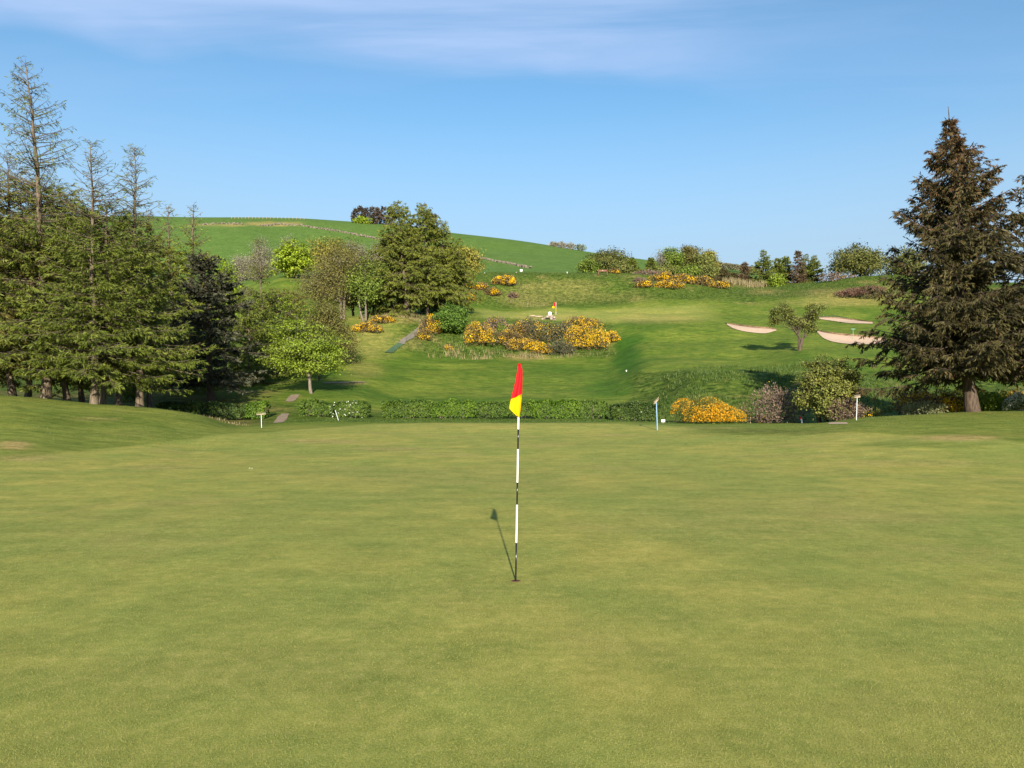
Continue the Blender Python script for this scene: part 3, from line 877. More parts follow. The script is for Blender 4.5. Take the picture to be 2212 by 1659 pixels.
def broadleaf(rng, H, r0, fork, lobes, nc=120, nl=70, size=.16, cr=.55, flat=.6, lean=(0, 0), limbs=26, multi=1, up=.5, shell=.4, spread=.0, twigs=2):
    wood, leaf = Geo(), Geo()
    lobes = np.asarray(lobes, float)
    C, Nn, li = lobes_pts(rng, lobes, nc, shell)
    C = C[C[:, 2] > fork * H * .6] if len(C) else C
    nc = len(C)
    stems = []
    for k in range(multi):
        ln = (lean[0] + rng.normal(0, spread), lean[1] + rng.normal(0, spread))
        zt, TP = trunk_curve(H * .82, ln, rng, 12, .02)
        if multi > 1: TP[:, :2] += rng.normal(0, r0 * 1.5, 2)
        tubes(wood, TP, r0 * (1 - zt / (H * .82)) ** .8 + .015, 7)
        stems.append(TP)
    tgt = C[rng.choice(nc, min(limbs, nc), replace=False)]
    Ps, Rs = [], []
    for q in tgt:
        TP = stems[rng.integers(multi)]
        hz = np.clip(q[2] * rng.uniform(.45, .8), fork * H, H * .75)
        p = along(TP, np.array([hz / (H * .82)]))[0]
        m1 = p * .6 + q * .4 + np.array([0, 0, .06 * np.linalg.norm(q - p)]) + rng.normal(0, .08, 3)
        m2 = p * .25 + q * .75 + np.array([0, 0, .05 * np.linalg.norm(q - p)]) + rng.normal(0, .08, 3)
        Ps.append([p, m1, m2, q]); a = r0 * rng.uniform(.22, .42)
        Rs.append([a, a * .7, a * .4, a * .15])
    tubes(wood, np.array(Ps), np.array(Rs), 5, cap=False)
    ti = rng.integers(0, nc, nc * twigs)
    q = C[ti] + rng.normal(0, 1, (len(ti), 3)) * np.array([cr, cr, cr * flat])
    src = C[ti] * .85 + np.array([lean[0] * .5, lean[1] * .5, C[:, 2].mean()]) * .15
    tubes(wood, np.stack([src, (src + q) / 2 + np.array([0, 0, .05]), q], 1), np.array([.02, .014, .006])[None] * np.ones((len(ti), 1)), 3, cap=False)
    per = rng.uniform(.5, 1.5, nc) * nl
    ci = np.repeat(np.arange(nc), per.astype(int))
    k = len(ci)
    P = C[ci] + rng.normal(0, 1, (k, 3)) * np.array([cr, cr, cr * flat])
    ct = rng.uniform(-.2, .2, nc)
    cen = lobes[:, :3].mean(0)
    nv = unit(P - cen) * .6 + np.array([0, 0, up]) + rng.normal(0, .6, (k, 3))
    leaves(leaf, P, nv, size * rng.uniform(.6, 1.4, k), rng, .5 + ct[ci] + rng.normal(0, .2, k))
    return wood, leaf


def bush(rng, w, d, h, nlob=12, n=1500, sl=.28, sw=.09, nf=0, fs=.13, patch=.5, up=.35, seed=0, prof=None, fzone=None):
    """low shrub: foliage and flowers; prof(x in -1..1) gives the relative height across it"""
    fo, fl = Geo(), Geo()
    lob = []
    for k in range(nlob):
        x = ((k + .5 + rng.uniform(-.5, .5)) / nlob * 2 - 1) * .76; y = rng.uniform(-1, 1) * .6
        hh = (1 - .55 * (x * x)) * rng.uniform(.7, 1.0) if prof is None else prof(x) * rng.uniform(.82, 1.0)
        r = rng.uniform(.24, .40)
        lob.append((x * w / 2, y * d / 2, hh * h * .5, r * w / 2 + .08, r * d / 2 + .15, hh * h * .5))
    P, Nn, li = lobes_pts(rng, lob, n, .22)
    ok = P[:, 2] > 0.02
    P, Nn, li = P[ok], Nn[ok], li[ok]
    k = len(P)
    lt = rng.uniform(-.15, .15, nlob)
    sprays(fo, P, Nn * .8 + np.array([0, 0, up]) + rng.normal(0, .45, (k, 3)), sl * rng.uniform(.55, 1.4, k), sw * rng.uniform(.7, 1.4, k), rng, .45 + lt[li] + rng.normal(0, .2, k))
    nf = int(nf * 2.6)
    if nf:
        P, Nn, li = lobes_pts(rng, lob, nf * 4, .06)
        v = fbm(P[:, 0] / .9 + seed * 3.3, (P[:, 1] + P[:, 2] * 1.3) / .9, seed, 2)
        ok = (P[:, 2] > h * .12) & (v + rng.normal(0, .05, len(P)) > np.quantile(v, 1 - patch))
        if fzone is not None: ok &= fzone(P[:, 0] / (w / 2), P[:, 2] / h, rng)
        P, Nn = P[ok][:nf], Nn[ok][:nf]
        P = P + Nn * .08
        leaves(fl, P, Nn + rng.normal(0, .6, P.shape), fs * rng.uniform(.6, 1.4, len(P)), rng, rng.uniform(0, 1, len(P)), .8)
    return fo, fl


def plant_tree(name, label, cat, loc, wl, wm, lm, group=None):
    t = thing(name, label, cat, loc, group)
    wl[0].obj('trunk', M[wm], t, True)
    wl[1].obj('crown', M[lm] if isinstance(lm, str) else lm, t)
    return t


def plant_bush(name, label, cat, loc, ff, fm, flm='flower', group=None):
    t = thing(name, label, cat, loc, group)
    ff[0].obj('foliage', M[fm], t)
    if ff[1].n: ff[1].obj('flowers', M[flm], t)
    return t


RNG = lambda s: np.random.default_rng(s)
WOOD_L = 'larches in the wood on the left mound'


def larch(label, base_px, Y, top_px, top_py, seed, Lw, mat='larch', cb=.16, nb=120, bare=.55, group=WOOD_L, name='larch_tree', **kw):
    loc = at(base_px, Y)
    H = top_h(top_py, Y, loc[2])
    lx = (top_px - base_px) / FX * Y
    p = dict(r0=.011 * H + .03, cb=cb, Lmax=Lw / FX * Y, nb=nb, bare=bare, lean=(lx, RNG(seed).normal(0, .4)))
    p.update(kw)
    w = conifer(RNG(seed), H, **p)
    return plant_tree(name, label, 'tree', (loc[0], loc[1], loc[2] - .05), w, kw.get('wm', 'bark') if False else 'bark', mat, group)


NW = dict(whorl=15, sl=.24, sw=.040, tw=4.2, tl=.44, tip=.17, hang=.30, twig_w=.010)
larch('tallest larch of the left wood, its thin bare top reaching highest into the sky', 100, 44.5, 57, 130, 11, 190, nb=260, bare=.40, bare_keep=.16, cb=.15, sag=.13, per=12, pw=.8, **(NW | {'hang': .45}))
larch('larch with a ragged half-bare top and pale leaning trunk at the wood edge', 203, 42.5, 194, 302, 12, 165, nb=170, bare=.58, bare_keep=.07, cb=.17, gap=.25, per=13, pw=.7, **NW)
larch('slim larch with a pointed bare top over green lower boughs', 302, 44.5, 257, 306, 13, 118, nb=200, bare=.50, bare_keep=.18, cb=.17, per=12, pw=.75, **NW)
larch('brownish broad larch at the left border of the photo', 28, 46.5, 8, 335, 14, 200, mat='larch_brown', nb=150, bare=.85, cb=.17, per=10, pw=.6, **NW)
larch('bushy mid-height larch in front of the tallest one', 146, 46.5, 120, 405, 15, 205, mat='larch_mid', nb=210, bare=.92, cb=.14, per=17, pw=.6, **NW)
larch('low spreading larch with long boughs on a twin stem beside the pale leaning trunk', 221, 43.8, 236, 440, 16, 190, nb=200, bare=.9, cb=.15, per=17, e_low=-6, pw=.6, **NW)
larch('dark stemmed larch between the twin stem and the slim pointed one', 256, 47.5, 275, 452, 17, 105, nb=170, bare=.86, cb=.20, per=15, pw=.6, **NW)
larch('rough barked larch at the right end of the left wood', 325, 51.0, 312, 462, 18, 78, mat='larch_brown', nb=150, bare=.88, cb=.22, per=15, pw=.6, **NW)
larch('larch cut by the photo border, brown boughs hanging into view', -48, 44.5, -55, 360, 19, 200, mat='larch_brown', nb=170, bare=.9, cb=.12, per=14, pw=.6, **NW)
larch('thin dark larch stem standing deep in the wood', 60, 52.0, 70, 400, 20, 170, nb=110, bare=.88, cb=.3, per=8, pw=.6, **NW)
larch('green larch low in the middle of the wood, its boughs hiding the stems behind', 178, 49.5, 172, 470, 26, 190, mat='larch_mid', nb=170, bare=.95, cb=.16, per=15, pw=.55, **NW)
NF = dict(whorl=14, sl=.30, sw=.060, tw=3.8, tl=.46, tip=.16, twig_w=.014)
larch('pale green larch with a bare white leader, nearer the dark spruce', 412, 70.0, 414, 437, 21, 95, mat='larch_yellow', nb=190, bare=.72, bare_keep=.06, cb=.08, per=12, pw=.7, **NF)
larch('yellow green larch with a twisted bare tip behind the left wood', 372, 66.0, 369, 448, 22, 88, mat='larch_yellow', nb=180, bare=.74, bare_keep=.06, cb=.08, per=12, pw=.7, **NF)
larch('thin yellow green larch with bare leader right of the dark spruce', 568, 82.0, 560, 517, 23, 110, mat='larch', nb=140, bare=.66, bare_keep=.25, cb=.06, per=10, pw=.85, **NF)
larch('dull green larch between the dark spruce and the bright young tree', 605, 88.0, 598, 620, 24, 100, mat='larch_brown', nb=140, bare=.88, cb=.05, per=12, pw=.7, **NF)
larch('olive larch on the slope above the bright young tree', 640, 98.0, 636, 636, 28, 62, mat='larch_brown', nb=120, bare=.95, cb=.04, per=11, pw=.6, **NF)
larch('feathery green larch low beside the dark spruce', 540, 76.0, 530, 620, 25, 85, nb=130, bare=.88, cb=.05, per=12, pw=.7, **NF)
larch('mid green larch filling the gap behind the dark spruce', 485, 79.0, 480, 585, 27, 90, nb=130, bare=.9, cb=.05, per=12, pw=.7, **NF)


# dark spruce behind the hedge
def spruce(label, base_px, Y, top_px, top_py, seed, Lw, mat, wm='bark_spruce', group=None, name='spruce_tree', sink=.05, **kw):
    loc = at(base_px, Y)
    H = top_h(top_py, Y, loc[2])
    p = dict(r0=.018 * H, cb=.12, Lmax=Lw / FX * Y, nb=150, bare=1.2, lean=((top_px - base_px) / FX * Y, 0), hang=.5)
    p.update(kw)
    w = conifer(RNG(seed), H, **p)
    return plant_tree(name, label, 'tree', (loc[0], loc[1], loc[2] - sink), w, wm, mat, group)


spruce('dark charcoal green spruce with a pale bare leader, behind the hedge', 456, 61, 436, 548, 31, 128, 'dark_spruce', nb=170, cb=.12, r0=.30, per=14, tw=4.4, sl=.28, sw=.10, hang=.18, e_low=-6, e_top=30, pw=.62, sag=.06, gap=.2, bare=.93, bare_keep=.05)

# the big spruce on the right mound: olive needles with red brown growth towards its tip
loc = at(2101, 41)
H = top_h(222, 41, loc[2])
t = thing('spruce_tree', 'large dark spruce with drooping boughs and a thick bare trunk on the right mound', 'tree', (loc[0], loc[1], loc[2] - .06))
w = conifer(RNG(41), H, r0=.32, cb=.135, Lmax=5.75, nb=430, pw=.98, tpow=1.22, whorl=26, spike=.62, e_low=-4, e_top=42, sag=.08, tip=.16, tw=6.2, tl=.42, sl=.24, sw=.05, per=16, hang=.55, lean=(-.92, .2), gap=.18, inner=.06, low=.90, dead=4, red_top=.35)
w[0].obj('trunk', M['bark_spruce'], t, True)
w[1].obj('crown', M['spruce'], t)
loc = at(2275, 40)
H2 = top_h(300, 40, loc[2])
t = thing('spruce_tree', 'second dark spruce, mostly cut off by the right border of the photo', 'tree', (loc[0], loc[1], loc[2] - .06))
w = conifer(RNG(42), H2, r0=.28, cb=.14, Lmax=4.3, nb=250, pw=.75, e_low=-9, e_top=40, sag=.10, tip=.14, tw=5.5, tl=.42, sl=.25, sw=.055, per=12, hang=.6, lean=(-.3, 0), low=.75, dead=4, red_top=.4)
w[0].obj('trunk', M['bark_spruce'], t, True)
w[1].obj('crown', M['spruce'], t)

# ---- the big larch clump on the shoulder of the bank
CL = 'larches of the clump on the bank'
NC = dict(whorl=16, sl=.38, sw=.080, tw=3.4, tl=.46, tip=.12, sag=.12, hang=.5, twig_w=.016, group=CL)
larch('tall front larch of the clump on the bank, thick trunk bared below', 880, 119, 861, 434, 51, 98, nb=240, bare=.88, bare_keep=.4, cb=.17, per=13, mat='larch_mid', r0=.42, pw=.78, low=.8, **NC)
larch('second tall larch of the clump on the bank, right of the thickest trunk', 925, 121, 911, 441, 52, 92, nb=220, bare=.88, bare_keep=.4, cb=.17, per=13, mat='larch_mid', r0=.26, pw=.7, **NC)
larch('right hand larch of the clump on the bank, with a small bare tip', 958, 123, 952, 480, 53, 84, nb=190, bare=.88, bare_keep=.3, cb=.16, per=13, mat='larch_mid', r0=.24, pw=.7, **NC)
larch('lowest larch of the clump on the bank, boughs sweeping to the grass at its left', 846, 121, 842, 505, 54, 80, nb=180, bare=.93, cb=.05, per=13, mat='larch_mid', r0=.2, pw=.7, **NC)
larch('short rear larch filling the foot of the clump on the bank', 985, 127, 984, 545, 55, 62, nb=150, bare=.93, cb=.16, per=13, mat='larch_mid', r0=.2, pw=.65, **NC)
larch('leftmost small larch of the clump on the bank', 806, 126, 804, 575, 56, 38, nb=110, bare=.93, cb=.05, per=12, mat='larch_mid', r0=.16, pw=.65, **NC)


def blob_tree(name, label, px0, px1, top, base_px, Y, seed, mat, wm='bark_grey', fork=.25, low=None, nc=120, nl=60, size=None, cr=None, lobes=None, nlob=7, group=None, **kw):
    """broad-leaved tree whose crown spans px0..px1 and reaches row top"""
    loc = at(base_px, Y)
    H = top_h(top, Y, loc[2])
    rng = RNG(seed)
    W = (px1 - px0) / FX * Y
    cx = ((px0 + px1) / 2 - base_px) / FX * Y
    zl = (low if low is not None else .25) * H
    if lobes is None:
        lobes = []
        for k in range(nlob):
            a = rng.uniform(0, 2 * np.pi); q = rng.uniform(.1, .55)
            rz = rng.uniform(.24, .36) * (H - zl); rr = rng.uniform(.26, .36) * W
            zc = zl + rz * .8 + (H - zl - 1.8 * rz) * (rng.uniform(0, 1))
            sh = 1 - .45 * abs((zc - zl) / (H - zl) - .35)
            lobes.append((cx + math.cos(a) * q * W / 2 * 1.25 * sh, math.sin(a) * q * W / 2 * 1.2 * sh, zc, rr, rr, rz))
        lobes.append((cx, 0, H - .34 * (H - zl), W * .26, W * .26, .33 * (H - zl)))
        lobes.append((cx, 0, zl + .40 * (H - zl), W * .44, W * .40, .34 * (H - zl)))
    size = size or max(.16, Y * .0021)
    cr = cr or W * .075
    w = broadleaf(rng, H, max(.06, .017 * H), fork, lobes, nc, nl, size, cr, **kw)
    return plant_tree(name, label, 'tree', (loc[0], loc[1], loc[2] - .05), w, wm, mat, group)


blob_tree('young_tree', 'young bright green leafy tree with a leaning trunk beyond the hedge gap', 562, 752, 640, 672, 67, 61, 'bright', 'bark_grey', fork=.22, low=.17, nc=330, nl=62, size=.155, cr=.46, flat=.36, lean=(-1.0, .3), limbs=34, up=.9,
          lobes=[(-.2, 0, 2.6, 3.6, 3.0, 1.0), (-.6, 0, 3.8, 3.2, 2.8, 1.1), (-.9, .1, 5.2, 2.9, 2.3, 1.2), (-1.5, 0, 6.6, 1.8, 1.5, 1.3), (1.0, .2, 4.6, 1.7, 1.5, 1.1), (1.6, 0, 3.0, 1.7, 1.5, .9), (-2.7, 0, 3.0, 1.6, 1.5, 1.0), (-2.0, 0, 7.9, .6, .6, .8)], shell=.55)
blob_tree('young_tree', 'slender young green tree behind the leaning bright one', 575, 700, 690, 690, 78, 62, 'green', 'bark_dark', nc=60, nl=40, size=.19, fork=.2)
blob_tree('alder_tree', 'tall airy olive brown tree left of the larch clump', 655, 812, 512, 742, 117, 63, 'olive', 'bark_grey', fork=.2, low=.08, nc=300, nl=90, size=.19, cr=.8, flat=.8, limbs=40, multi=2, spread=.5)
blob_tree('alder_tree', 'rounded olive brown tree on the slope below the airy tall one', 652, 762, 645, 702, 92, 64, 'olive', 'bark_dark', fork=.12, low=.03, nc=240, nl=80, size=.165, cr=.55, flat=.8, limbs=30)
blob_tree('birch_tree', 'light green birch with thin white stems against the larch clump', 756, 826, 560, 788, 115, 65, 'green', 'bark_grey', fork=.15, low=.28, nc=110, nl=52, size=.26, cr=.7, flat=.8, multi=3, spread=.5)
blob_tree('birch_tree', 'small green birch at the shaded foot of the larch clump', 722, 790, 605, 765, 125, 66, 'haw', 'bark_grey', fork=.15, low=.22, nc=80, nl=50, size=.26, cr=.6, multi=3, spread=.4)
blob_tree('sycamore_tree', 'bright yellow green sycamore at the far meadow edge', 585, 692, 517, 640, 232, 67, 'sycamore', 'bark_dark', fork=.1, low=.0, nc=170, nl=60, size=.55, cr=.9, flat=.45, nlob=9, up=.9)
blob_tree('beech_tree', 'golden olive round tree behind the bright sycamore', 650, 765, 512, 706, 246, 68, 'yellow_olive', 'bark_dark', fork=.1, low=.0, nc=140, nl=56, size=.55, cr=1.2, nlob=8)
blob_tree('beech_tree', 'golden yellow round tree right of the larch clump below the far hill', 962, 1040, 526, 1000, 178, 69, 'yellow_olive', 'bark_dark', fork=.1, low=.0, nc=130, nl=56, size=.42, cr=.8, nlob=8)
blob_tree('young_tree', 'fresh yellow green tree peeping out behind the dark spruce tip', 462, 522, 532, 492, 152, 70, 'sycamore', 'bark_dark', fork=.1, low=.1, nc=90, nl=50, size=.38, cr=.7)
for i, (x0, x1, tp, bx, Y, lab) in enumerate([(535, 600, 503, 568, 270, 'tallest grey bare tree left of the bright sycamore'), (592, 655, 506, 624, 276, 'grey bare twiggy tree rising behind the bright sycamore'),
                                             (485, 548, 548, 516, 262, 'low grey bare tree behind the dark spruce tip'), (520, 585, 540, 552, 258, 'low grey bare tree below the tallest bare one'),
                                             (735, 800, 518, 768, 266, 'grey green bare tree behind the airy olive brown tree'), (785, 840, 522, 812, 262, 'grey green bare tree touching the larch clump')]):
    blob_tree('bare_tree', lab, x0, x1, tp, bx, Y, 71 + i, 'bare', 'bark_grey', fork=.1, low=.02, nc=130, nl=46, size=.26, cr=1.1, limbs=60, group='bare grey trees below the far hill', multi=4, spread=1.0, twigs=8)

# ---- trees along the right skyline
blob_tree('hawthorn_tree', 'broad olive hawthorn clump behind the bench', 1262, 1362, 529, 1300, 188, 81, 'haw_dark', 'bark_dark', fork=.05, low=.0, nc=230, nl=66, size=.34, cr=.7, nlob=10)
blob_tree('hawthorn_tree', 'pale green low bush tree at the left foot of the hawthorn clump', 1250, 1295, 556, 1272, 183, 82, 'green', 'bark_dark', fork=.05, low=.0, nc=60, nl=50, size=.34, cr=.6)
blob_tree('hawthorn_tree', 'blue green bush tree in front of the hawthorn clump', 1322, 1372, 562, 1345, 181, 83, 'haw', 'bark_dark', fork=.05, low=.0, nc=60, nl=50, size=.34, cr=.6)
FARW = 'trees of the far wood on the right'
for i, (x0, x1, tp, bx, Y, mt, lab) in enumerate([
        (1418, 1475, 534, 1448, 330, 'green', 'dark green domed tree at the left of the far wood'),
        (1455, 1515, 531, 1485, 335, 'olive', 'grey brown domed tree in the middle of the far wood'),
        (1495, 1545, 548, 1520, 330, 'haw', 'dull green tree at the right side of the far wood'),
        (1508, 1550, 541, 1528, 338, 'yellow_olive', 'yellow topped tree on the right shoulder of the far wood')]):
    blob_tree('far_tree', lab, x0, x1, tp, bx, Y, 84 + i, mt, 'bark_dark', fork=.05, low=.0, nc=150, nl=60, size=.55, cr=1.3, group=FARW)
blob_tree('bare_tree', 'leafless grey tree at the left end of the far wood', 1412, 1440, 534, 1427, 325, 89, 'bare', 'bark_grey', fork=.2, low=.3, nc=50, nl=12, size=.35, cr=1.0, limbs=40, twigs=6)
for i, (x0, x1, tp, bx, Y, mt, lab) in enumerate([
        (1398, 1470, 571, 1435, 192, 'haw', 'rounded olive thicket below the far wood'), (1452, 1520, 572, 1488, 190, 'green', 'green thicket below the middle of the far wood'),
        (1505, 1562, 578, 1535, 188, 'haw', 'dark thicket below the right of the far wood'), (1380, 1420, 590, 1400, 186, 'gorse_dark', 'brown low thicket right of the bench')]):
    blob_tree('thicket', lab, x0, x1, tp, bx, Y, 91 + i, mt, 'bark_dark', fork=.05, low=.0, nc=110, nl=80, size=.34, cr=.7, group='thickets along the crest')
SK = 'young conifers on the right skyline'
for i, (bx, Y, tx, tp, Lw, mt, kw, lab) in enumerate([
        (1366, 186, 1366, 558, 16, 'larch', {}, 'small pointed green conifer left of the far wood'),
        (1333, 184, 1332, 582, 10, 'spruce', {}, 'tiny dark conifer right of the bench'),
        (1407, 184, 1407, 556, 15, 'larch', {}, 'thin feathery conifer against the left of the far wood'),
        (1565, 182, 1562, 582, 20, 'spruce', {}, 'short dark spruce left of the reeds'),
        (1609, 184, 1609, 567, 17, 'spruce_red', {}, 'small spruce with a thin rusty tip'),
        (1583, 186, 1583, 590, 15, 'spruce', {}, 'tiny spruce just left of the rusty tipped one'),
        (1650, 181, 1649, 540, 30, 'larch', {'bare': .75, 'bare_keep': .3}, 'tallest larch of the skyline row, airy and pointed'),
        (1684, 183, 1683, 556, 24, 'larch', {}, 'leafy larch left of the reddish skyline spruce'),
        (1698, 186, 1697, 552, 20, 'larch', {}, 'slender larch just left of the reddish skyline spruce'),
        (1724, 180, 1724, 542, 13, 'spruce_red', {'pw': .6}, 'narrow reddish brown spruce on the skyline'),
        (1742, 184, 1741, 549, 20, 'larch', {'bare': .6, 'bare_keep': .3}, 'pale thin larch just right of the reddish skyline spruce'),
        (1758, 182, 1757, 553, 22, 'larch', {'bare': .7, 'bare_keep': .3}, 'rightmost pale larch of the skyline row')]):
    larch(lab, bx, Y, tx, tp, 101 + i, Lw * 1.25, mat=mt, nb=150, cb=.04, per=8, sl=.42, sw=.13, tw=3.2, whorl=13, group=SK, name='young_conifer', dead=0, twig_w=.02, **({'bare': .95} | kw))
blob_tree('sapling', 'small bright green sapling below the skyline larches', 1661, 1692, 588, 1676, 172, 114, 'bright', 'bark_dark', fork=.05, low=.0, nc=50, nl=40, size=.33, cr=.5)
blob_tree('hawthorn_tree', 'large dark olive round tree on the crest left of the big spruce', 1786, 1925, 521, 1860, 172, 115, 'haw_dark', 'bark_dark', fork=.08, low=.0, nc=240, nl=56, size=.36, cr=.75, nlob=12)
blob_tree('hawthorn_tree', 'olive tree on the crest half hidden by the big spruce', 1900, 2010, 530, 1955, 176, 116, 'haw_dark', 'bark_dark', fork=.08, low=.0, nc=150, nl=50, size=.36, cr=.75, nlob=9)
blob_tree('leafy_tree', 'fresh green leafy tree cut by the right border beside the spruce', 2160, 2265, 690, 2235, 46, 117, 'bright', 'bark_grey', fork=.25, low=.3, nc=110, nl=60, size=.17, cr=.32)

# leaning hawthorn with two flat topped heads on the fairway slope
bx, by, bz = hit(1727, 757, 60)
u = by / FX
lob = []
for (a, b, c, ra, rb) in ((1690, 672, 0, 27, 17), (1678, 690, .4, 16, 10), (1712, 690, -.3, 20, 13), (1755, 676, .2, 20, 20), (1765, 668, -.4, 11, 10), (1750, 705, 0, 17, 14), (1735, 700, .5, 14, 12)):
    lob.append(((a - 1727) * u, c, EYE + (HZ - b) * u - bz, ra * u, ra * u * .8, rb * u))
w = broadleaf(RNG(121), 5.2, .12, .28, lob, 120, 60, .16, .26, .6, (0, 0), 34, 1, .6, .4)
g = Geo()
pp = lambda a, b, c=0.0: ((a - 1727) * u, c, EYE + (HZ - b) * u - bz)
tubes(g, [[pp(1727, 760), pp(1729, 748), pp(1732, 737), pp(1733, 728)]], [[.30, .22, .20, .14]], 8)
tubes(g, [[pp(1731, 735), pp(1722, 722), pp(1713, 707), pp(1700, 690), pp(1688, 676)]], [[.12, .09, .08, .05, .02]], 6)
tubes(g, [[pp(1733, 732, .1), pp(1744, 722, .1), pp(1752, 705, .1), pp(1757, 685, .1), pp(1762, 670, .1)]], [[.11, .09, .07, .05, .02]], 6)
tubes(g, [[pp(1738, 726), pp(1740, 712), pp(1736, 700), pp(1726, 688), pp(1715, 682)]], [[.09, .07, .05, .04, .02]], 6)
t = thing('hawthorn_tree', 'leaning hawthorn with two flat heads standing on the mown slope by the bunkers', 'tree', (bx, by, bz - .05))
g.obj('trunk', M['bark_spruce'], t, True); w[1].obj('crown', M['haw'], t)
g2 = w[0].obj('branches', M['bark_dark'], t)

# big hawthorn bush in front of the right bank
loc = at(1788, 44.5)
u = 44.5 / FX
lob = []
for (a, b, c, ra, rb) in ((1785, 800, 0, 40, 34), (1835, 815, .4, 30, 30), (1755, 820, -.2, 34, 28), (1790, 850, -.6, 48, 34), (1830, 850, 0, 30, 26), (1745, 855, .3, 30, 26), (1790, 885, -.8, 34, 24), (1760, 783, .2, 22, 14), (1815, 785, .2, 20, 14)):
    lob.append(((a - 1788) * u, c, EYE + (HZ - b) * u - loc[2], ra * u, ra * u * .9, rb * u))
w = broadleaf(RNG(122), 3.7, .13, .1, lob, 300, 66, .110, .21, .5, (0, 0), 50, 3, .9, .5, .5)
plant_tree('hawthorn_bush', 'big olive green hawthorn bush beside the rake under the right bank', 'bush', (loc[0], loc[1], loc[2] - .05), w, 'bark_dark', 'haw_light')


# ---- shrubs, gorse
def gorse(label, x0, x1, y0, y1, seed, mat='gorse', nf=600, patch=.5, Y=None, n=1500, flm='flower', group=None, name='gorse_bush', depth=.8, ymin=40, cat='bush', sl=None, sw=None, fs=None, up=.35, **kw):
    cx = (x0 + x1) / 2
    loc = at(cx, Y) if Y else hit(cx, y1, ymin)
    Yd = loc[1]
    w = (x1 - x0) / FX * Yd
    w *= 1.12
    loc = (loc[0], Yd + w * depth * .3, hgt(loc[0], Yd + w * depth * .3))
    h = max(.35, top_h(y0, loc[1], loc[2]))
    ff = bush(RNG(seed), w, w * depth, h, n=n, sl=sl or max(.18, Yd * .0026), sw=sw or max(.05, Yd * .0010), nf=nf, fs=fs or max(.055, Yd * .00105), patch=patch, seed=seed, up=up, **kw)
    return plant_bush(name, label, cat, (loc[0], loc[1], loc[2] - .06), ff, mat, flm, group)


GB = 'gorse on the bank below the far green'
gorse('half yellow gorse on the mown slope, upper one of the pair left of the path', 800, 850, 681, 701, 201, nf=500, patch=.45, ymin=90, group='gorse pair left of the path')
gorse('gorse bush with a bright yellow foot, lower one of the pair left of the path', 762, 824, 694, 724, 202, nf=700, patch=.5, ymin=90, group='gorse pair left of the path')
gorse('thin yellow gorse at the left side of the round green shrub', 906, 948, 674, 726, 203, nf=420, patch=.5, ymin=100, group=GB)
gorse('low rusty gorse at the top of the grey path', 896, 930, 706, 738, 204, nf=120, patch=.3, n=800, ymin=100, group=GB)
gorse('yellow gorse just right of the round green shrub', 1003, 1068, 686, 755, 205, nf=900, patch=.5, n=2200, ymin=100, group=GB)
gorse('brown gorse with sparse flowers on the bank crest behind the green sapling', 1046, 1100, 680, 730, 206, 'gorse_brown', nf=160, patch=.3, ymin=100, group=GB)
gorse('dark brown gorse in the middle of the bank', 1092, 1150, 688, 742, 207, 'gorse', nf=160, patch=.25, n=2000, ymin=100, group=GB)
gorse('dark olive gorse below the stone heap', 1140, 1222, 690, 748, 208, 'gorse_dark', nf=260, patch=.25, n=2600, ymin=100, group=GB)
gorse('low yellow gorse along the foot of the bank', 1094, 1162, 727, 763, 209, nf=800, patch=.55, n=1500, ymin=100, group=GB)
gorse('small bright yellow gorse left of the round grey one', 1150, 1192, 737, 768, 210, nf=480, patch=.6, n=700, ymin=100, group=GB)
gorse('round dark grey green gorse without flowers at the bank foot', 1184, 1242, 732, 770, 211, 'gorse_dark', nf=0, n=2000, ymin=100, group=GB)
gorse('largest golden yellow gorse bush at the right of the bank', 1226, 1314, 690, 762, 212, nf=2000, patch=.75, n=2600, ymin=100, group=GB)
gorse('yellow and brown gorse on the crest behind the largest golden bush', 1218, 1300, 683, 715, 213, nf=500, patch=.45, n=1500, ymin=110, group=GB)
gorse('small separate yellow gorse at the right tip of the bank', 1306, 1338, 712, 742, 214, nf=420, patch=.7, n=600, ymin=100, group=GB)
gorse('tiny flowering gorse tuft in the rough left of the yellow gorse', 962, 976, 742, 756, 215, nf=60, patch=.5, n=200, ymin=100, group=GB)
gorse('dark olive gorse filling the upper middle of the bank', 1112, 1172, 684, 724, 219, 'gorse_dark', nf=90, patch=.2, n=1800, ymin=105, group=GB)
gorse('brown green gorse low in the middle of the bank', 1074, 1128, 706, 752, 220, 'gorse', nf=220, patch=.3, n=1800, ymin=100, group=GB)
gorse('dark gorse between the stone heap and the largest golden bush', 1194, 1248, 690, 736, 221, 'gorse_dark', nf=120, patch=.2, n=1800, ymin=105, group=GB)
gorse('narrow fresh green sapling among the gorse on the bank', 1070, 1096, 694, 738, 216, 'green', nf=0, n=900, ymin=100, name='sapling', cat='bush')
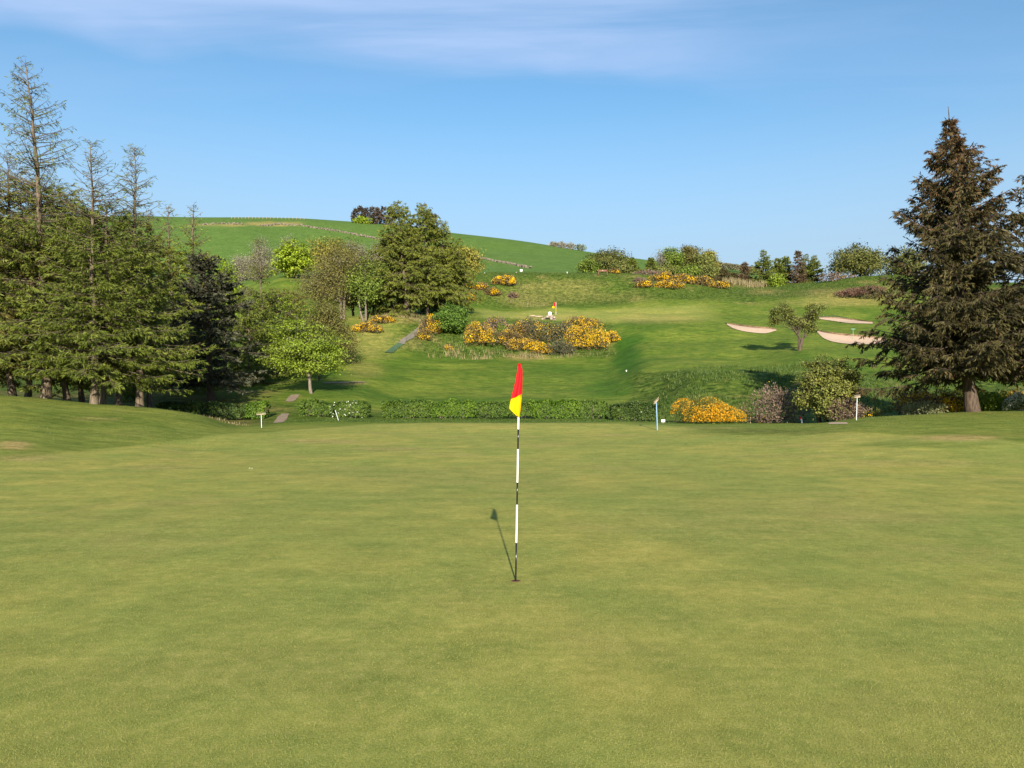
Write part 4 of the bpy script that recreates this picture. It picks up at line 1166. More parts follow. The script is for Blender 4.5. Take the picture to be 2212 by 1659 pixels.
# round green shrub by the path
blob_tree('round_shrub', 'round leafy green shrub at the top of the grey path', 938, 1012, 647, 976, hit(976, 724, 100)[1] + .6, 218, 'shrub_dark', 'bark_dark', fork=.03, low=.0, nc=280, nl=110, size=.19, cr=.34, nlob=12)
CR = 'gorse on the crest and back bank'
for i, (x0, x1, y0, y1, nf, pt, mt, lab) in enumerate([
        (1005, 1024, 604, 626, 120, .5, 'gorse', 'small rusty gorse at the right foot of the larch clump'),
        (1008, 1026, 628, 650, 260, .6, 'gorse', 'yellow gorse half behind the larch clump foot'),
        (1022, 1052, 607, 630, 380, .6, 'gorse', 'round yellow gorse, left of three on the back bank'),
        (1048, 1080, 621, 642, 380, .55, 'gorse', 'low yellow gorse under the tallest one on the back bank'),
        (1064, 1112, 593, 622, 900, .5, 'gorse', 'tallest yellow gorse on the back bank near the larch clump'),
        (1100, 1118, 632, 645, 80, .4, 'gorse_brown', 'small rusty gorse in dry grass on the back bank'),
        (1372, 1394, 600, 611, 60, .3, 'gorse_brown', 'small brown gorse on the crest right of the bench'),
        (1373, 1412, 606, 623, 420, .6, 'gorse', 'low yellow gorse in front of the long crest row'),
        (1420, 1480, 602, 628, 700, .55, 'gorse', 'front gorse bush of the long crest row'),
        (1408, 1462, 588, 610, 460, .5, 'gorse', 'left end bush of the long yellow crest row'),
        (1452, 1502, 590, 614, 520, .6, 'gorse', 'second bush along the yellow crest row'),
        (1494, 1542, 595, 618, 520, .65, 'gorse', 'third bush along the yellow crest row'),
        (1534, 1578, 606, 624, 420, .65, 'gorse', 'right end bush of the long yellow crest row'),
        (1319, 1338, 580, 591, 160, .6, 'gorse', 'yellow gorse beside the bench on the crest')]):
    gorse(lab, x0, x1, y0, y1, 230 + i, mt, nf, pt, n=700 if x1 - x0 < 30 else 1200, ymin=120, group=CR)
gorse('dry brown scrub in a low band on the crest behind the yellow row', 1370, 1440, 585, 604, 245, 'gorse_brown', 0, .3, n=900, Y=176, group=CR, name='scrub_bush')
gorse('low brown scrub along the crest left of the big spruce', 1775, 1850, 590, 604, 246, 'gorse_brown', 20, .3, n=900, Y=164, group=CR, name='scrub_bush', depth=.4)
gorse('dark brown heather patch on the crest beside the big spruce', 1822, 1925, 617, 650, 247, 'heather', 0, n=3600, ymin=130, name='heather_patch', cat='heather', depth=1.2, nlob=20, prof=lambda x: .5 + .3 * math.cos(3 * x))
# right foreground shrubs
FS = 'shrubs under the right bank'
gorse('golden broom bush sloping down to the right by the small white sign', 1471, 1608, 846, 917, 250, 'broom_stem', 4200, .60, Y=46.5, n=5200, flm='broom_flower', group=FS, name='broom_bush', depth=.55, nlob=18, fs=.052, sl=.20, sw=.04, up=.9,
      prof=lambda x: 1.0 - .58 * max(0.0, (x + .35) / 1.1) if x > -.35 else .95, fzone=lambda x, z, r: ((z < .80) | (x > -.15)) & ((x > -.75) | (z > .35)))
gorse('leggy brown gorse left of the big hawthorn bush', 1632, 1752, 812, 893, 251, 'gorse_brown', 60, .12, Y=46.5, n=3200, group=FS, nlob=14, sl=.17, sw=.06, fzone=lambda x, z, r: (z > .72) & (x > -.3))
gorse('brown gorse with yellow flecks right of the big hawthorn bush', 1806, 1878, 850, 910, 252, 'gorse_brown', 220, .3, Y=42.5, n=2200, group=FS, sl=.16, sw=.05, fzone=lambda x, z, r: x > 0)
gorse('tiny dry gorse left of the leaning marker post', 1636, 1664, 892, 907, 253, 'gorse', 20, .3, Y=48, n=260, group=FS)
gorse('tall thin dry weed right of the golden broom', 1594, 1622, 868, 908, 254, 'gorse', 0, .3, Y=47.5, n=260, group=FS, name='weed_bush')
gorse('low green weeds between the rake and the big spruce', 1868, 1924, 880, 902, 255, 'haw', 0, .3, Y=43, n=500, group=FS, name='weed_bush')
gorse('brown gorse with yellow tops left of the big spruce trunk', 1955, 2040, 826, 894, 256, 'gorse_brown', 420, .3, Y=44.2, n=3200, group=FS, sl=.16, sw=.05, fs=.085)
gorse('yellow flowering gorse just left of the big spruce trunk', 2024, 2096, 830, 893, 257, 'gorse', 700, .38, Y=44.6, n=2600, group=FS, sl=.16, sw=.05, fs=.085)
gorse('pale green shrub in front of the gorse left of the spruce trunk', 1972, 2048, 862, 895, 258, 'pale_shrub', 0, .3, Y=42.6, n=1800, group=FS, name='pale_bush', sl=.14, sw=.05)
gorse('yellow green leafy shrub right of the big spruce trunk', 2102, 2192, 834, 895, 259, 'bright', 120, .15, Y=44, n=3200, group=FS, name='leafy_bush', sl=.15, sw=.07)
gorse('yellow gorse behind the trunk of the big spruce', 2092, 2130, 818, 870, 260, 'gorse', 300, .5, Y=46, n=1200, group=FS)
gorse('white blossoming bush at the right border', 2186, 2240, 846, 893, 261, 'green', 700, .6, Y=42.5, n=1400, flm='may', group=FS, name='blossom_bush', fs=.08, sl=.14)
gorse('yellow gorse at the right border above the white blossom', 2168, 2250, 838, 880, 262, 'gorse', 700, .6, Y=45.5, n=1600, group=FS, fs=.085)
# gorse glowing through the left wood
gorse('yellow gorse showing between the larch stems of the left wood', 40, 100, 668, 715, 263, 'gorse', 900, .6, Y=112, n=1500, group='gorse behind the left wood')
gorse('yellow gorse behind the left wood, higher on the slope', 110, 185, 622, 655, 264, 'gorse', 700, .5, Y=140, n=1500, group='gorse behind the left wood')
gorse('yellow gorse glimpsed at the left border behind the larches', -30, 28, 650, 705, 265, 'gorse', 600, .5, Y=118, n=1200, group='gorse behind the left wood')
for i, (x0, x1, y0, Y, lab) in enumerate([(255, 300, 800, 60, 'green undergrowth bush between the larch trunks'), (200, 262, 775, 66, 'green undergrowth bush behind the pale leaning trunk'), (300, 360, 822, 72, 'green undergrowth bush behind the right larches')]):
    gorse(lab, x0, x1, y0, 860, 270 + i, 'green', 0, Y=Y, n=1500, name='undergrowth_bush', group='undergrowth in the left wood', sl=.2, sw=.12)

# far plantation and skyline bushes
PL = 'spruces of the hilltop plantation'
rng = RNG(300)
names = ['outermost left', 'second from the left', 'third from the left', 'fourth from the left', 'fifth from the left', 'sixth from the left', 'seventh, close to the larch clump']
for i, (x, tp) in enumerate([(768, 452), (778, 446), (791, 449), (803, 447), (815, 450), (828, 446), (842, 448)]):
    loc = at(x, 431 + (i % 3) * 4)
    H = top_h(tp, loc[1], loc[2])
    w = conifer(RNG(301 + i), H, r0=.2, cb=.02, Lmax=H * .36, nb=60, pw=.6, tw=1.5, per=4, sl=1.2, sw=.5, hang=.2, twig_w=.03, dead=0, e_low=0)
    plant_tree('spruce_tree', 'dark hilltop spruce, ' + names[i], 'tree', (loc[0], loc[1], loc[2] - .2), w, 'bark_dark', 'plantation', PL)
for i, (x, tp, lab) in enumerate([(925, 457, 'dark hilltop spruce showing above the right larch of the clump'), (938, 462, 'dark hilltop spruce at the right end of the plantation')]):
    loc = at(x, 436)
    H = top_h(tp, loc[1], loc[2])
    w = conifer(RNG(311 + i), H, r0=.2, cb=.02, Lmax=H * .36, nb=60, pw=.6, tw=1.5, per=4, sl=1.2, sw=.5, hang=.2, twig_w=.03, dead=0, e_low=0)
    plant_tree('spruce_tree', lab, 'tree', (loc[0], loc[1], loc[2] - .2), w, 'bark_dark', 'plantation', PL)
gorse('yellow green bush in front of the hilltop plantation', 762, 800, 468, 482, 320, 'sycamore', 0, Y=424, n=500, name='leafy_bush', sl=1.0, sw=.5)
for i, (x0, x1, y0, lab) in enumerate([(1188, 1206, 521, 'leftmost grey bush on the hill skyline'), (1203, 1222, 522, 'second grey bush on the hill skyline'), (1220, 1242, 524, 'third grey bush on the hill skyline'), (1240, 1266, 527, 'greenish bush at the right end of the skyline row')]):
    gorse(lab, x0, x1, y0, 535, 325 + i, 'bare' if i < 3 else 'haw', 0, Y=447, n=420, name='skyline_bush', group='bushes on the hill skyline', sl=1.1, sw=.35)

# ------------------------------------------------------------------ hedge plants
HD = 'clipped hedge plants along the far side of the green'


def hedge(label, x0, x1, y0, y1, seed, mat, Y=52.5, gappy=.1, blossom=0, n=2400):
    cx = (x0 + x1) / 2
    loc = at(cx, Y)
    u = Y / FX
    w = (x1 - x0) * u; zt = top_h(y0, Y, loc[2]); zb = max(0.03, top_h(y1, Y, loc[2])); d = 1.1
    rng = RNG(seed); n = int(n * 1.5)
    # leaf shell of a clipped box with ragged faces and an open foot
    P = rng.uniform(-1, 1, (n, 3))
    ax = rng.choice(3, n, p=[.14, .5, .36]); sg = np.where(rng.uniform(size=n) < .62, -1, 1)
    P[np.arange(n), ax] = np.where(ax == 2, 1, sg) * rng.uniform(.78, 1.0, n)
    Nn = np.zeros((n, 3)); Nn[np.arange(n), ax] = np.where(ax == 2, 1, sg)
    lump = (fbm(P[:, 0] * w / 2 / .55 + seed, P[:, 2] * 1.1, seed, 3) - .5)
    q = np.stack([P[:, 0] * w / 2, P[:, 1] * d / 2 * (1 + lump * .9), zb + (P[:, 2] + 1) / 2 * (zt - zb)], -1)
    q[:, 0] *= .91 + .09 * sstep(-1, .1, P[:, 2]) + .07 * lump
    q[:, 2] += (vnoise(q[:, 0] / .9 + seed, q[:, 0] * 0, seed) - .5) * .16 * (P[:, 2] > 0)
    corner = (np.abs(P[:, 0]) ** 6) * (P[:, 2] > .3) * .22
    q[:, 2] += lump * .26 - corner
    q += rng.normal(0, .035, (n, 3))
    ragged = fbm(q[:, 0] / .5 + seed * 7, q[:, 2] / .45 + 3, seed + 5, 2)
    lowz = np.clip(1 - (q[:, 2] - zb) / (zt - zb) / .45, 0, 1)
    keep = rng.uniform(size=n) > np.clip((ragged - .55) * 4 * gappy + lowz * .4 * (ragged > .45), 0, .96)
    q, Nn, lump = q[keep], Nn[keep], lump[keep]
    t = thing('hedge', label, 'hedge', (loc[0], loc[1], loc[2] - .02), HD)
    leaf = Geo()
    leaves(leaf, q, Nn + rng.normal(0, .55, q.shape) + np.array([0, 0, .3]), .105 * rng.uniform(.6, 1.5, len(q)), rng, .5 + lump * .8 + rng.normal(0, .18, len(q)))
    leaf.obj('foliage', M[mat], t)
    wood = Geo()
    ns = max(3, int(w * 2.2))
    sx = rng.uniform(-w / 2 * .9, w / 2 * .9, ns)
    for x in sx:
        for b in range(4):
            e = np.array([x + rng.normal(0, .28), rng.normal(0, .3), zb + (zt - zb) * rng.uniform(.5, .9)])
            a = np.array([x + rng.normal(0, .03), rng.normal(0, .06), 0.0])
            tubes(wood, [[a, (a + e) / 2 + rng.normal(0, .05, 3), e]], [[.022, .015, .007]], 4, cap=False)
    wood.obj('stems', M['bark_grey'], t)
    if blossom:
        fl = Geo()
        i = rng.choice(len(q), blossom)
        v = fbm(q[i, 0] / .6, q[i, 2] / .6, seed, 2)
        i = i[v > np.quantile(v, .4)]
        leaves(fl, q[i] + Nn[i] * .05, Nn[i] + rng.normal(0, .5, (len(i), 3)), .085, rng, rng.uniform(0, 1, len(i)), .9)
        fl.obj('blossom', M['may'], t)
    return t


hedge('dark hedge length at the left, dipping behind the mound', 345, 440, 868, 912, 401, 'hedge_dark', 50.5)
hedge('twiggy dark hedge length between the darkest one and the bright green box', 436, 536, 870, 910, 402, 'hedge_dark', 51.5, .6, n=2200)
hedge('short bright green clipped hedge box left of the path gap', 533, 579, 867, 902, 403, 'hedge_bright', 51.5, .0, n=1500)
hedge('short olive hedge block right of the path gap', 647, 719, 866, 900, 404, 'hedge_mid', 53.0, .3, n=1700)
hedge('hedge length with white blossom behind the leaning blue stick', 716, 800, 867, 902, 405, 'hedge_mid', 53.0, .6, 260, n=1800)
hedge('long deep green hedge length right of the blossoming one', 826, 934, 864, 902, 406, 'hedge_mid', 53.0, .15, n=2600)
hedge('brighter green hedge length in the middle of the row', 930, 1030, 866, 901, 407, 'hedge_bright', 53.0, .2, n=2300)
hedge('gappy twiggy hedge length left of the flag', 1024, 1104, 867, 900, 408, 'hedge_mid', 53.0, .7, n=1700)
hedge('narrow twiggy hedge length right of the flag', 1102, 1148, 868, 899, 409, 'hedge_mid', 53.0, .8, n=900)
hedge('dense fresh green hedge length right of the flag', 1142, 1250, 863, 902, 410, 'hedge_bright', 53.0, .05, n=2700)
hedge('dull twiggy hedge length right of the dense fresh one', 1244, 1314, 866, 902, 411, 'hedge_mid', 53.0, .4, n=1500)
hedge('neatly clipped dark hedge at the right end of the row by the blue rake', 1318, 1422, 868, 908, 412, 'hedge_dark', 50.5, .0, 40, n=2700)

# ------------------------------------------------------------------ flagstick on the near green
bx, by = (1114 - CX) / FX * 7.22, 7.22
bz = hgt(bx, by)
t = thing('flagstick', 'black and white banded flagstick with a limp red and yellow flag on the near green', 'flagstick', (bx, by, bz))
u = by / FX
top = np.array([(1122 - 1114) * u, 0.0, (1253 - 785) * u])
bands = [(1253, 1170, 'black'), (1170, 1088, 'white'), (1088, 1040, 'black'), (1040, 968, 'white'), (968, 925, 'black'), (925, 885, 'white'), (885, 840, 'black'), (840, 785, 'white')]
for a, b, m in bands:
    f0 = (1253 - a) / (1253 - 785) - (.03 if a == 1253 else 0); f1 = (1253 - b) / (1253 - 785)
    g = Geo()
    r = .0085 if m == 'white' else .0078
    tubes(g, [[top * f0, top * (f0 * .5 + f1 * .5), top * f1]], [[r, r, r]], 12)
    g.obj('pole_band', M[m], t, True)
flag = bpy.data.objects.new('flag', None); COL.objects.link(flag); flag.parent = t


def flag_sheet(rows, n=28):
    """rows: photo (left x, right x, y at left, y at right); a limp loop of cloth folded round the pole"""
    V = []
    for k, (xl, xr, yl, yr, dp) in enumerate(rows):
        for i in range(n):
            a = i / n * 2 * math.pi
            f = (1 - math.cos(a)) / 2             # 0 at the left edge, 1 at the right
            x = xl + (xr - xl) * f; y = yl + (yr - yl) * f
            fold = .55 + .45 * math.cos(f * math.pi * 2.6 + k * .13 + .4)
            dep = -math.sin(a) * (dp * fold + .016) - .006 * math.sin(f * math.pi * 3 + k * .2) * (k > 0)
            V.append(((x - 1114) * u, dep, (1253 - y) * u))
    q = [(k * n + i, k * n + (i + 1) % n, (k + 1) * n + (i + 1) % n, (k + 1) * n + i) for k in range(len(rows) - 1) for i in range(n)]
    t_ = [(0, i, i + 1) for i in range(1, n - 1)] + [((len(rows) - 1) * n, (len(rows) - 1) * n + i + 1, (len(rows) - 1) * n + i) for i in range(1, n - 1)]
    g = Geo(); g.add(V, quads=q, tris=t_)
    return g


def rows_between(a, b, n):
    return [tuple(np.array(a) * (1 - i / n) + np.array(b) * (i / n)) for i in range(n + 1)]


red = [(1119.0, 1124.5, 783.5, 783.0, .012), (1118.0, 1126.5, 790, 789, .016), (1117.4, 1128.6, 798, 796, .020), (1115.5, 1128.9, 808, 806, .024), (1112.8, 1128.7, 823, 820, .028), (1109.0, 1128.3, 838, 834, .032), (1105.6, 1128.0, 851, 843, .034), (1103.0, 1127.8, 860.5, 848.5, .036)]
flag_sheet(red).obj('red_panel', M['red'], flag, True)
yel = [(1103.0, 1127.8, 860.5, 848.5, .036), (1101.5, 1127.0, 868, 858, .036), (1100.2, 1125.8, 874, 872, .034), (1099.2, 1124.2, 880, 886, .030), (1108.0, 1122.6, 888.5, 895.0, .022), (1119.0, 1121.6, 898.0, 899.5, .008)]
flag_sheet(yel).obj('yellow_panel', M['yellow'], flag, True)
# the hole
c = thing('hole_cup', 'small round golf hole with a soil rim at the foot of the flagstick', 'golf hole', (bx, by, bz))
g = Geo(); a = np.arange(24) / 24 * 2 * np.pi
ring = np.concatenate([np.stack([np.cos(a) * r, np.sin(a) * r, np.full(24, z)], -1) for r, z in ((.040, .003), (.045, .005), (.050, .002))])
g.add(ring, quads=[(k * 24 + i, k * 24 + (i + 1) % 24, k * 24 + 24 + (i + 1) % 24, k * 24 + 24 + i) for k in range(2) for i in range(24)])
g.obj('rim', M['soil'], c)
g = Geo(); g.add(np.concatenate([np.stack([np.cos(a) * .040, np.sin(a) * .040, np.full(24, .0032)], -1), [[0, 0, .0032]]]), tris=[(24, i, (i + 1) % 24) for i in range(24)])
g.obj('cup', M['hole'], c)

# far flagstick
fx, fy, fz = hit(1201, 680, 118)
t = thing('flagstick', 'distant flagstick with a small red and yellow flag on the far green', 'flagstick', (fx, fy, fz))
u = fy / FX
hh = 27 * u
for k in range(4):
    g = Geo(); tubes(g, [[(0, 0, hh * k / 4), (0, 0, hh * (k + 1) / 4)]], [[.024, .024]], 6); g.obj('pole_band', M['white' if k % 2 == 0 or k == 3 else 'yellow'], t)
flag = bpy.data.objects.new('flag', None); COL.objects.link(flag); flag.parent = t
for nm, m, zs, xs in (('red_panel', 'red', (hh * .64, hh), (-.36, 0)), ('yellow_panel', 'yellow', (hh * .56, hh * .70), (-.62, -.2))):
    g = Geo()
    if nm == 'red_panel': V = [(0, 0, hh), (-.30, .05, hh * .97), (-.46, .0, hh * .72), (0, 0, hh * .60)]
    else: V = [(-.46, 0, hh * .72), (-.24, -.02, hh * .66), (-.30, 0, hh * .50), (-.74, .05, hh * .56)]
    V = np.array(V); V2 = V + np.array([0, .04, 0])
    g.add(np.concatenate([V, V2]), quads=[(0, 1, 2, 3), (7, 6, 5, 4), (0, 4, 5, 1), (1, 5, 6, 2), (2, 6, 7, 3), (3, 7, 4, 0)])
    g.obj(nm, M[m], flag)


# ------------------------------------------------------------------ rakes standing on their handles
def rake(label, base, top, hw, tilt, polem, Y=None, ymin=25, turn=0.0, r=.017, headm='wood', head=True):
    loc = at(base[0], Y) if Y else hit(base[0], base[1], ymin)
    u = loc[1] / FX
    t = thing('rake', label, 'rake', loc, 'rakes standing upright by the bunkers')
    tp = np.array([(top[0] - base[0]) * u, .02, EYE + (HZ - top[1]) * u - loc[2]])
    g = Geo(); tubes(g, [[tp * -.04, tp * .5, tp]], [[r, r, r * .9]], 8); g.obj('pole', M[polem], t, True)
    if head:
        L_ = hw * u
        g = Geo(); box(g, (0, 0, 0), (L_, .07, .055), turn, tilt); o = g.obj('head', M[headm], t); o.location = tp
        g = Geo()
        n = 9
        for i in range(n):
            x = (i / (n - 1) - .5) * L_ * .92
            c_, s_ = math.cos(tilt), math.sin(tilt)
            box(g, (x * c_, -.02, -x * s_ + .065), (.012, .012, .10))
        q = g.obj('tines', M[headm], o); q['kind'] = 'stuff'
    return t


rake('white handled rake standing upright in the hollow left of the earthy path', (565, 924), (564, 895), 20, -.08, 'palepole', ymin=30)
rake('thin pale blue stick leaning in front of the blossoming hedge', (731, 908), (724, 886), 14, 0, 'palepole', ymin=35, head=False, r=.018)
rake('tall blue rake with its head tipped up, at the right end of the hedge', (1420, 929), (1418, 867), 15, -.75, 'bluepole', ymin=25, turn=.5, r=.027)
rake('pale rake standing upright in front of the brown gorse right of the hawthorn bush', (1850, 908), (1852, 858), 13, -.12, 'palepole', ymin=25, r=.017)
rake('thin green rake standing in the widest bunker of the far slope', (1843, 733), (1843, 711), 9, 0, 'greenpole', ymin=80, r=.025, headm='greenpole')

# little white sign
x, y, z = at(1432.5, 44.5)
u = y / FX
t = thing('marker_sign', 'small square white sign on a short stake right of the blue rake', 'sign', (x, y, z))
g = Geo(); box(g, (0, 0, (915 - 909.5) * u), (8.2 * u, .02, 6.2 * u)); g.obj('board', M['white'], t)
g = Geo(); box(g, (-.028, -.013, (915 - 909.5) * u), (.018, .004, .065)); box(g, (.0, -.013, (915 - 910.6) * u), (.03, .004, .012)); g.obj('mark', M['ink'], t)
g = Geo(); box(g, (0, .018, .06), (.03, .015, .18)); g.obj('stake', M['wood'], t)
# leaning striped marker post
x, y, z = hit(1734, 914.5, 33)
y = max(y, 42); x, y, z = at(1734, min(y, 46))
u = y / FX
t = thing('marker_post', 'short leaning red and white marker post in front of the hawthorn bush', 'post', (x, y, z))
g = Geo(); tubes(g, [[(0, 0, -.1), (-3.2 * u, 0, 10 * u)]], [[.045, .045]], 8); g.obj('post', M['white'], t)
g = Geo(); tubes(g, [[(-3.2 * u, 0, 10 * u), (-4.4 * u, 0, 13.5 * u)]], [[.047, .04]], 8); g.obj('red_top', M['red'], t)
x, y, z = at(1621, 48)
t = thing('marker_post', 'thin yellow peg in the weeds right of the golden broom', 'post', (x, y, z))
g = Geo(); tubes(g, [[(0, 0, 0), (0, 0, .36)]], [[.03, .028]], 6); g.obj('post', M['wood'], t)
g = Geo(); tubes(g, [[(0, 0, .36), (0, 0, .46)]], [[.031, .02]], 6); g.obj('cap', M['yellow'], t)

# stone heap with a white marker on it, and sleepers on the edge of the far green
hx, hy, hz = hit(1186, 691, 118)
rng = RNG(500)
t = thing('stone_heap', 'heap of brown stones on the bank edge below the distant flag', 'stones', (hx, hy, hz))
u = hy / FX
for k in range(26):
    x = rng.uniform(-16, 14); l = rng.uniform(0, 1)
    s = rng.uniform(.28, .55)
    g = Geo(); rock(g, (0, 0, 0), (s * 1.2, s, s * .75), rng)
    o = g.obj('stone', M['stone'], t, loc=(x * u, rng.uniform(-.3, .7), .08 + l * .75 * (1 - abs(x) / 20)))
t2 = thing('tee_marker', 'white drum shaped marker standing on the heap of stones', 'marker', (hx + 2 * u, hy + .3, hz + .75))
g = Geo(); tubes(g, [[(0, 0, 0), (0, 0, .12), (0, 0, .45), (0, 0, .52)]], [[.26, .30, .30, .2]], 12); g.obj('drum', M['white'], t2, True)
g = Geo(); tubes(g, [[(0, 0, .52), (0, 0, .60)]], [[.08, .05]], 8); g.obj('knob', M['white'], t2, True)
for i, (px, py, ln, rz, lab) in enumerate([(1164, 685.5, 1.2, .1, 'pale timber sleeper left of the stone heap'), (1150, 684.0, 1.0, -.2, 'short timber sleeper at the left end of the pair')]):
    x, y, z = hit(px, py, 118)
    o = Geo(); box(o, (0, 0, .12), (ln, .25, .22), rz)
    ob = o.obj('sleeper', M['wood'], loc=(x, y, z)); tag(ob, lab, 'timber', 'timber sleepers by the stone heap')

# bench on the crest
x, y, z = at(1302, 158)
y = 163.0; x, y, z = at(1302, y)
t = thing('park_bench', 'brown wooden bench on the crest in front of the hawthorn clump', 'bench', (x, y, z))
zb = max(top_h(591.5, y, z), 0)
W2 = 2.0
for k in range(3):
    g = Geo(); box(g, (0, .08, zb + .52 + k * .14), (W2, .05, .115)); g.obj('back_slat', M['benchwood'], t)
for k in range(3):
    g = Geo(); box(g, (0, -.32 + k * .13, zb + .44), (W2, .115, .05)); g.obj('seat_slat', M['benchwood'], t)
for sx in (-1, 1):
    g = Geo(); box(g, (sx * W2 * .46, .13, (zb + .95) / 2), (.09, .07, zb + .9)); g.obj('leg', M['benchwood'], t)
    g = Geo(); box(g, (sx * W2 * .46, -.34, (zb + .42) / 2), (.09, .07, zb + .42)); g.obj('leg', M['benchwood'], t)
    g = Geo(); box(g, (sx * W2 * .46, -.12, zb + .66), (.08, .50, .05)); g.obj('armrest', M['benchwood'], t)
g = Geo(); box(g, (0, .05, zb + .70), (.22, .02, .09)); g.obj('plaque', M['brass'], t)

# white tee markers along the crest and slope
for i, (px, Y, py, s, lab) in enumerate([(1047, 166, 591.5, .22, 'small white tee marker on the crest near the golden tree'), (1115, 166, 590.5, .22, 'small white tee marker left of the white box on the crest'),
                                         (1225, 166, 581, .2, 'white tee marker on the skyline left of the bench'), (1353, 84, 801, .17, 'white tee marker at the top of the rough bank')]):
    x, y, z = at(px, Y) if i != 3 else hit(px, py + 2, 60)
    h0 = min(max(0.0, top_h(py, y, z)), .25)
    g = Geo(); tubes(g, [[(0, 0, -.05), (0, 0, h0 * .6 + .05), (0, 0, h0 + s * .3), (0, 0, h0 + s * .5)]], [[.05, .06, s * .6, s * .4]], 10)
    tag(g.obj('tee_marker', M['white'], loc=(x, y, z), smooth=True), lab, 'marker', 'white tee markers on the course')
x, y, z = at(1126, 167)
h0 = max(0.1, top_h(591, y, z))
t = thing('tee_box', 'white box on a stand on the crest below the stone wall', 'box', (x, y, z))
g = Geo(); box(g, (0, 0, h0 + .26), (.56, .4, .44)); g.obj('box', M['white'], t)
g = Geo(); box(g, (0, 0, h0 + .51), (.62, .46, .05)); g.obj('lid', M['white'], t)
g = Geo(); box(g, (0, 0, h0 / 2), (.12, .12, h0 + .1)); g.obj('stand', M['wood'], t)


# ------------------------------------------------------------------ stone walls and the fence on the far hill
def stone_wall(label, pts, seed, hpx=5.0, n_per=1.0):
    rng = RNG(seed)
    c = np.array([hit(p[0], p[1], 250, 460) for p in pts])
    t = thing('stone_wall', label, 'wall', tuple(c[0]), 'dry stone walls on the far hill')
    g = Geo()
    for a, b in zip(c[:-1], c[1:]):
        L_ = np.linalg.norm(b[:2] - a[:2]); n = max(2, int(L_ / 1.6))
        for i in range(n):
            for lay in range(2):
                f = (i + rng.uniform(-.4, .4)) / n
                p = a * (1 - f) + b * f
                z = hgt(p[0], p[1])
                s = rng.uniform(.8, 1.35)
                if rng.uniform() < .10 and lay: continue
                rock(g, (p[0] - c[0][0], p[1] - c[0][1] + rng.uniform(-.2, .2), z - c[0][2] + .15 + lay * .42 + rng.uniform(-.1, .15)), (1.5 * s, .8, .6 * s), rng)
    o = g.obj('stones', M['wallstone'], t); o['kind'] = 'stuff'
    return t


stone_wall('rough dry stone wall crossing the far hill towards the larch clump', [(565, 489), (600, 485), (650, 488), (700, 496), (745, 503), (790, 512), (840, 522)], 601)
stone_wall('dry stone wall running down the far hill right of the larch clump', [(1025, 556), (1050, 561), (1085, 568), (1120, 575), (1150, 580)], 602)
stone_wall('short dry stone wall at the left of the far hill', [(440, 486), (480, 484), (530, 486)], 603)
t = None
fp = [(500, 476), (530, 476.5), (560, 475), (600, 473.5), (665, 474)]
pts = []
for a, b in zip(fp[:-1], fp[1:]):
    n = max(1, int((b[0] - a[0]) / 7.5))
    for i in range(n): pts.append(a[0] + (b[0] - a[0]) * i / n)
pos = [at(p, 423.5) for p in pts]
t = thing('post_fence', 'thin post and wire fence along the crest of the far hill', 'fence', pos[0])
rng = RNG(610)
for p in pos:
    g = Geo(); h = rng.uniform(1.2, 1.9)
    box(g, (0, 0, h / 2), (.16, .16, h)); g.obj('post', M['wood'], t, loc=tuple(np.array(p) - np.array(pos[0])))
wr = Geo(); W_ = np.array(pos) - np.array(pos[0])
for h in (.5, 1.0): tubes(wr, W_[None] + np.array([0, 0, h]), np.full((1, len(pos)), .02), 3, cap=False)
wr.obj('wire', M['wood'], t)
# clipped field hedge at the right of the far hill
lf = Geo(); rng = RNG(620); n = 1500
base = at(1590, 400)
xx = rng.uniform(1545, 1650, n); Yy = 400 + rng.normal(0, .5, n)
X = (xx - CX) / FX * Yy
zt = EYE + (HZ - (566 + (xx - 1545) * .13)) / FX * 400
zl = height(X, Yy) - .5
P = np.stack([X - base[0], Yy - base[1], np.maximum(zl, zt - 3.0) + rng.uniform(0, 1, n) ** .6 * (zt - np.maximum(zl, zt - 3.0)) - base[2]], -1)
leaves(lf, P, np.array([0, -1, .4]) + rng.normal(0, .5, (n, 3)), 1.0, rng, rng.uniform(0, 1, n))
o = lf.obj('field_hedge', M['gorse_dark'], loc=base); tag(o, 'long clipped dark field hedge on the skyline left of the young conifers', 'hedge')


# ------------------------------------------------------------------ grasses and daisies that nobody could count
def blades(name, P, h, w, mat, rng, lean=.35, kind='stuff'):
    n = len(P)
    a = rng.uniform(0, np.pi, n)
    s = np.stack([np.cos(a), np.sin(a), 0 * a], -1) * (np.broadcast_to(w, (n,)) * .5)[:, None]
    tip = P + np.stack([rng.normal(0, lean, n) * h, rng.normal(0, lean, n) * h, h], -1)
    V = np.stack([P - s, P + s, tip], 1)
    g = Geo()
    g.add(V, tris=np.arange(n * 3).reshape(n, 3), tint=np.repeat(np.clip(.45 + rng.normal(0, .22, n) + .35 * (fbm(P[:, 0] / 3, P[:, 1] / 3, 7, 2) - .5), 0, 1), 3))
    o = g.obj(name, M[mat])
    o['kind'] = kind
    return o


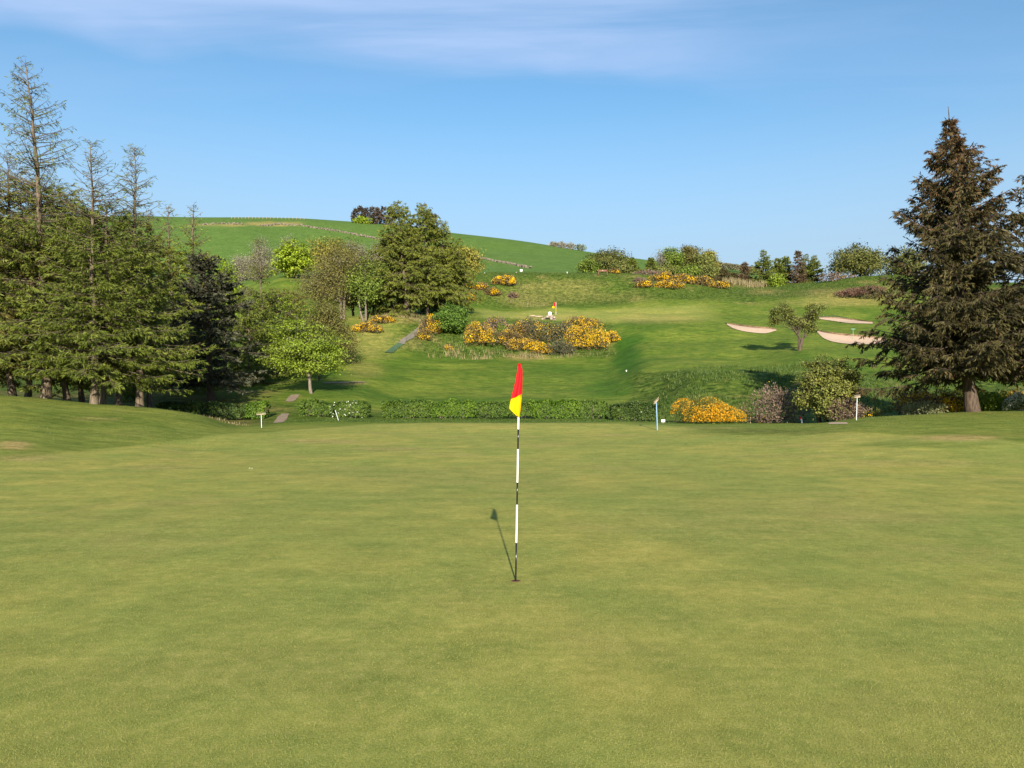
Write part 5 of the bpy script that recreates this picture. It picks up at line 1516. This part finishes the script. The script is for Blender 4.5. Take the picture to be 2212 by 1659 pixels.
def scatter(rng, n, pxr, Yr, lump=None, thr=.4, soft=.25):
    """points over a patch of ground, thinning out towards its edges"""
    a, b = rng.uniform(0, 1, n), rng.uniform(0, 1, n)
    px = pxr[0] + (pxr[1] - pxr[0]) * a; Y = Yr[0] + (Yr[1] - Yr[0]) * b
    X = (px - CX) / FX * Y
    e = np.minimum(np.minimum(a, 1 - a), np.minimum(b, 1 - b)) / soft
    k = e + (fbm(X / 2.2, Y / 2.2, 61, 3) - .5) * 1.6 > rng.uniform(0, .9, n)
    if lump: k &= fbm(X / lump, Y / lump, int(lump * 10), 3) > thr
    X, Y = X[k], Y[k]
    return np.stack([X, Y, height(X, Y)], -1)


rng = RNG(700)


def sward(name, parts, mat, asp, add=.0, lean=.35):
    P = np.concatenate([p for p, lo, hi in parts]); hb = np.concatenate([rng.uniform(lo, hi, len(p)) for p, lo, hi in parts])
    return blades(name, P, hb, hb * asp + add, mat, rng, lean)


sward('rough_grass', [(scatter(rng, 22000, (1330, 2020), (51, 79), 3, .40), .10, .34), (scatter(rng, 24000, (960, 2020), (144, 174), 4, .40), .12, .42), (scatter(rng, 9000, (845, 1345), (104, 123), 3, .38), .15, .55),
                      (scatter(rng, 9000, (600, 1500), (45.4, 53)), .03, .09)], 'grass', .16, .02)
sward('mound_grass', [(scatter(rng, 26000, (-250, 640), (28, 47)), .015, .05), (scatter(rng, 26000, (1400, 2400), (27, 46)), .015, .05), (scatter(rng, 5000, (300, 640), (46, 66), 2, .4), .03, .10)], 'grass', .12, .006)
sward('dry_grass', [(scatter(rng, 1500, (1005, 1180), (103.5, 109), 2, .45), .25, .8), (scatter(rng, 500, (1190, 1330), (104, 107), 2, .45), .2, .5), (scatter(rng, 1300, (1560, 1660), (169, 180)), .6, 1.7), (scatter(rng, 900, (1080, 1165), (145, 158), 2, .45), .2, .6),
                    (scatter(rng, 1200, (820, 915), (116, 120)), .2, .5), (scatter(rng, 700, (360, 540), (45, 51), 2, .45), .08, .2), (scatter(rng, 500, (925, 1010), (103, 113), 2, .4), .3, .9)], 'reed', .10, .02, .25)
# short blades of the mown green, close to the camera
n = 230000
py = rng.uniform(1080, 1720, n); Yb = EYE * FX / (py - HZ); Xb = (rng.uniform(-150, 2360, n) - CX) / FX * Yb
P = np.stack([Xb, Yb, height(Xb, Yb) - .001], -1)
blades('mown_grass', P, rng.uniform(.004, .011, n), rng.uniform(.002, .0045, n) * (Yb / 5) ** .5, 'turf', rng, .5)
# daisies on the mounds
A = [scatter(rng, 60, (0, 520), (24, 40), 2, .5), scatter(rng, 50, (1750, 2212), (20, 40), 2, .5), scatter(rng, 20, (0, 2200), (16, 30), 3, .5)]
P = np.concatenate(A) + np.array([0, 0, .035])
g = Geo(); leaves(g, P, np.array([0, -.4, 1.0]) + rng.normal(0, .2, P.shape), .026, rng, rng.uniform(0, 1, len(P)), 1.0)
o = g.obj('daisies', M['may']); o['kind'] = 'stuff'
x, y, z = hit(541, 1013, 8)
g = Geo(); rng2 = RNG(5)
leaves(g, rng2.normal(0, .018, (5, 3)) * np.array([1.6, .8, .3]) + np.array([0, 0, .02]), np.array([0, -.5, 1]) + rng2.normal(0, .4, (5, 3)), .032, rng2, rng2.uniform(0, 1, 5))
tag(g.obj('fallen_leaf', M['may'], loc=(x, y, z)), 'pale curled leaf lying alone on the near green at left', 'leaf')
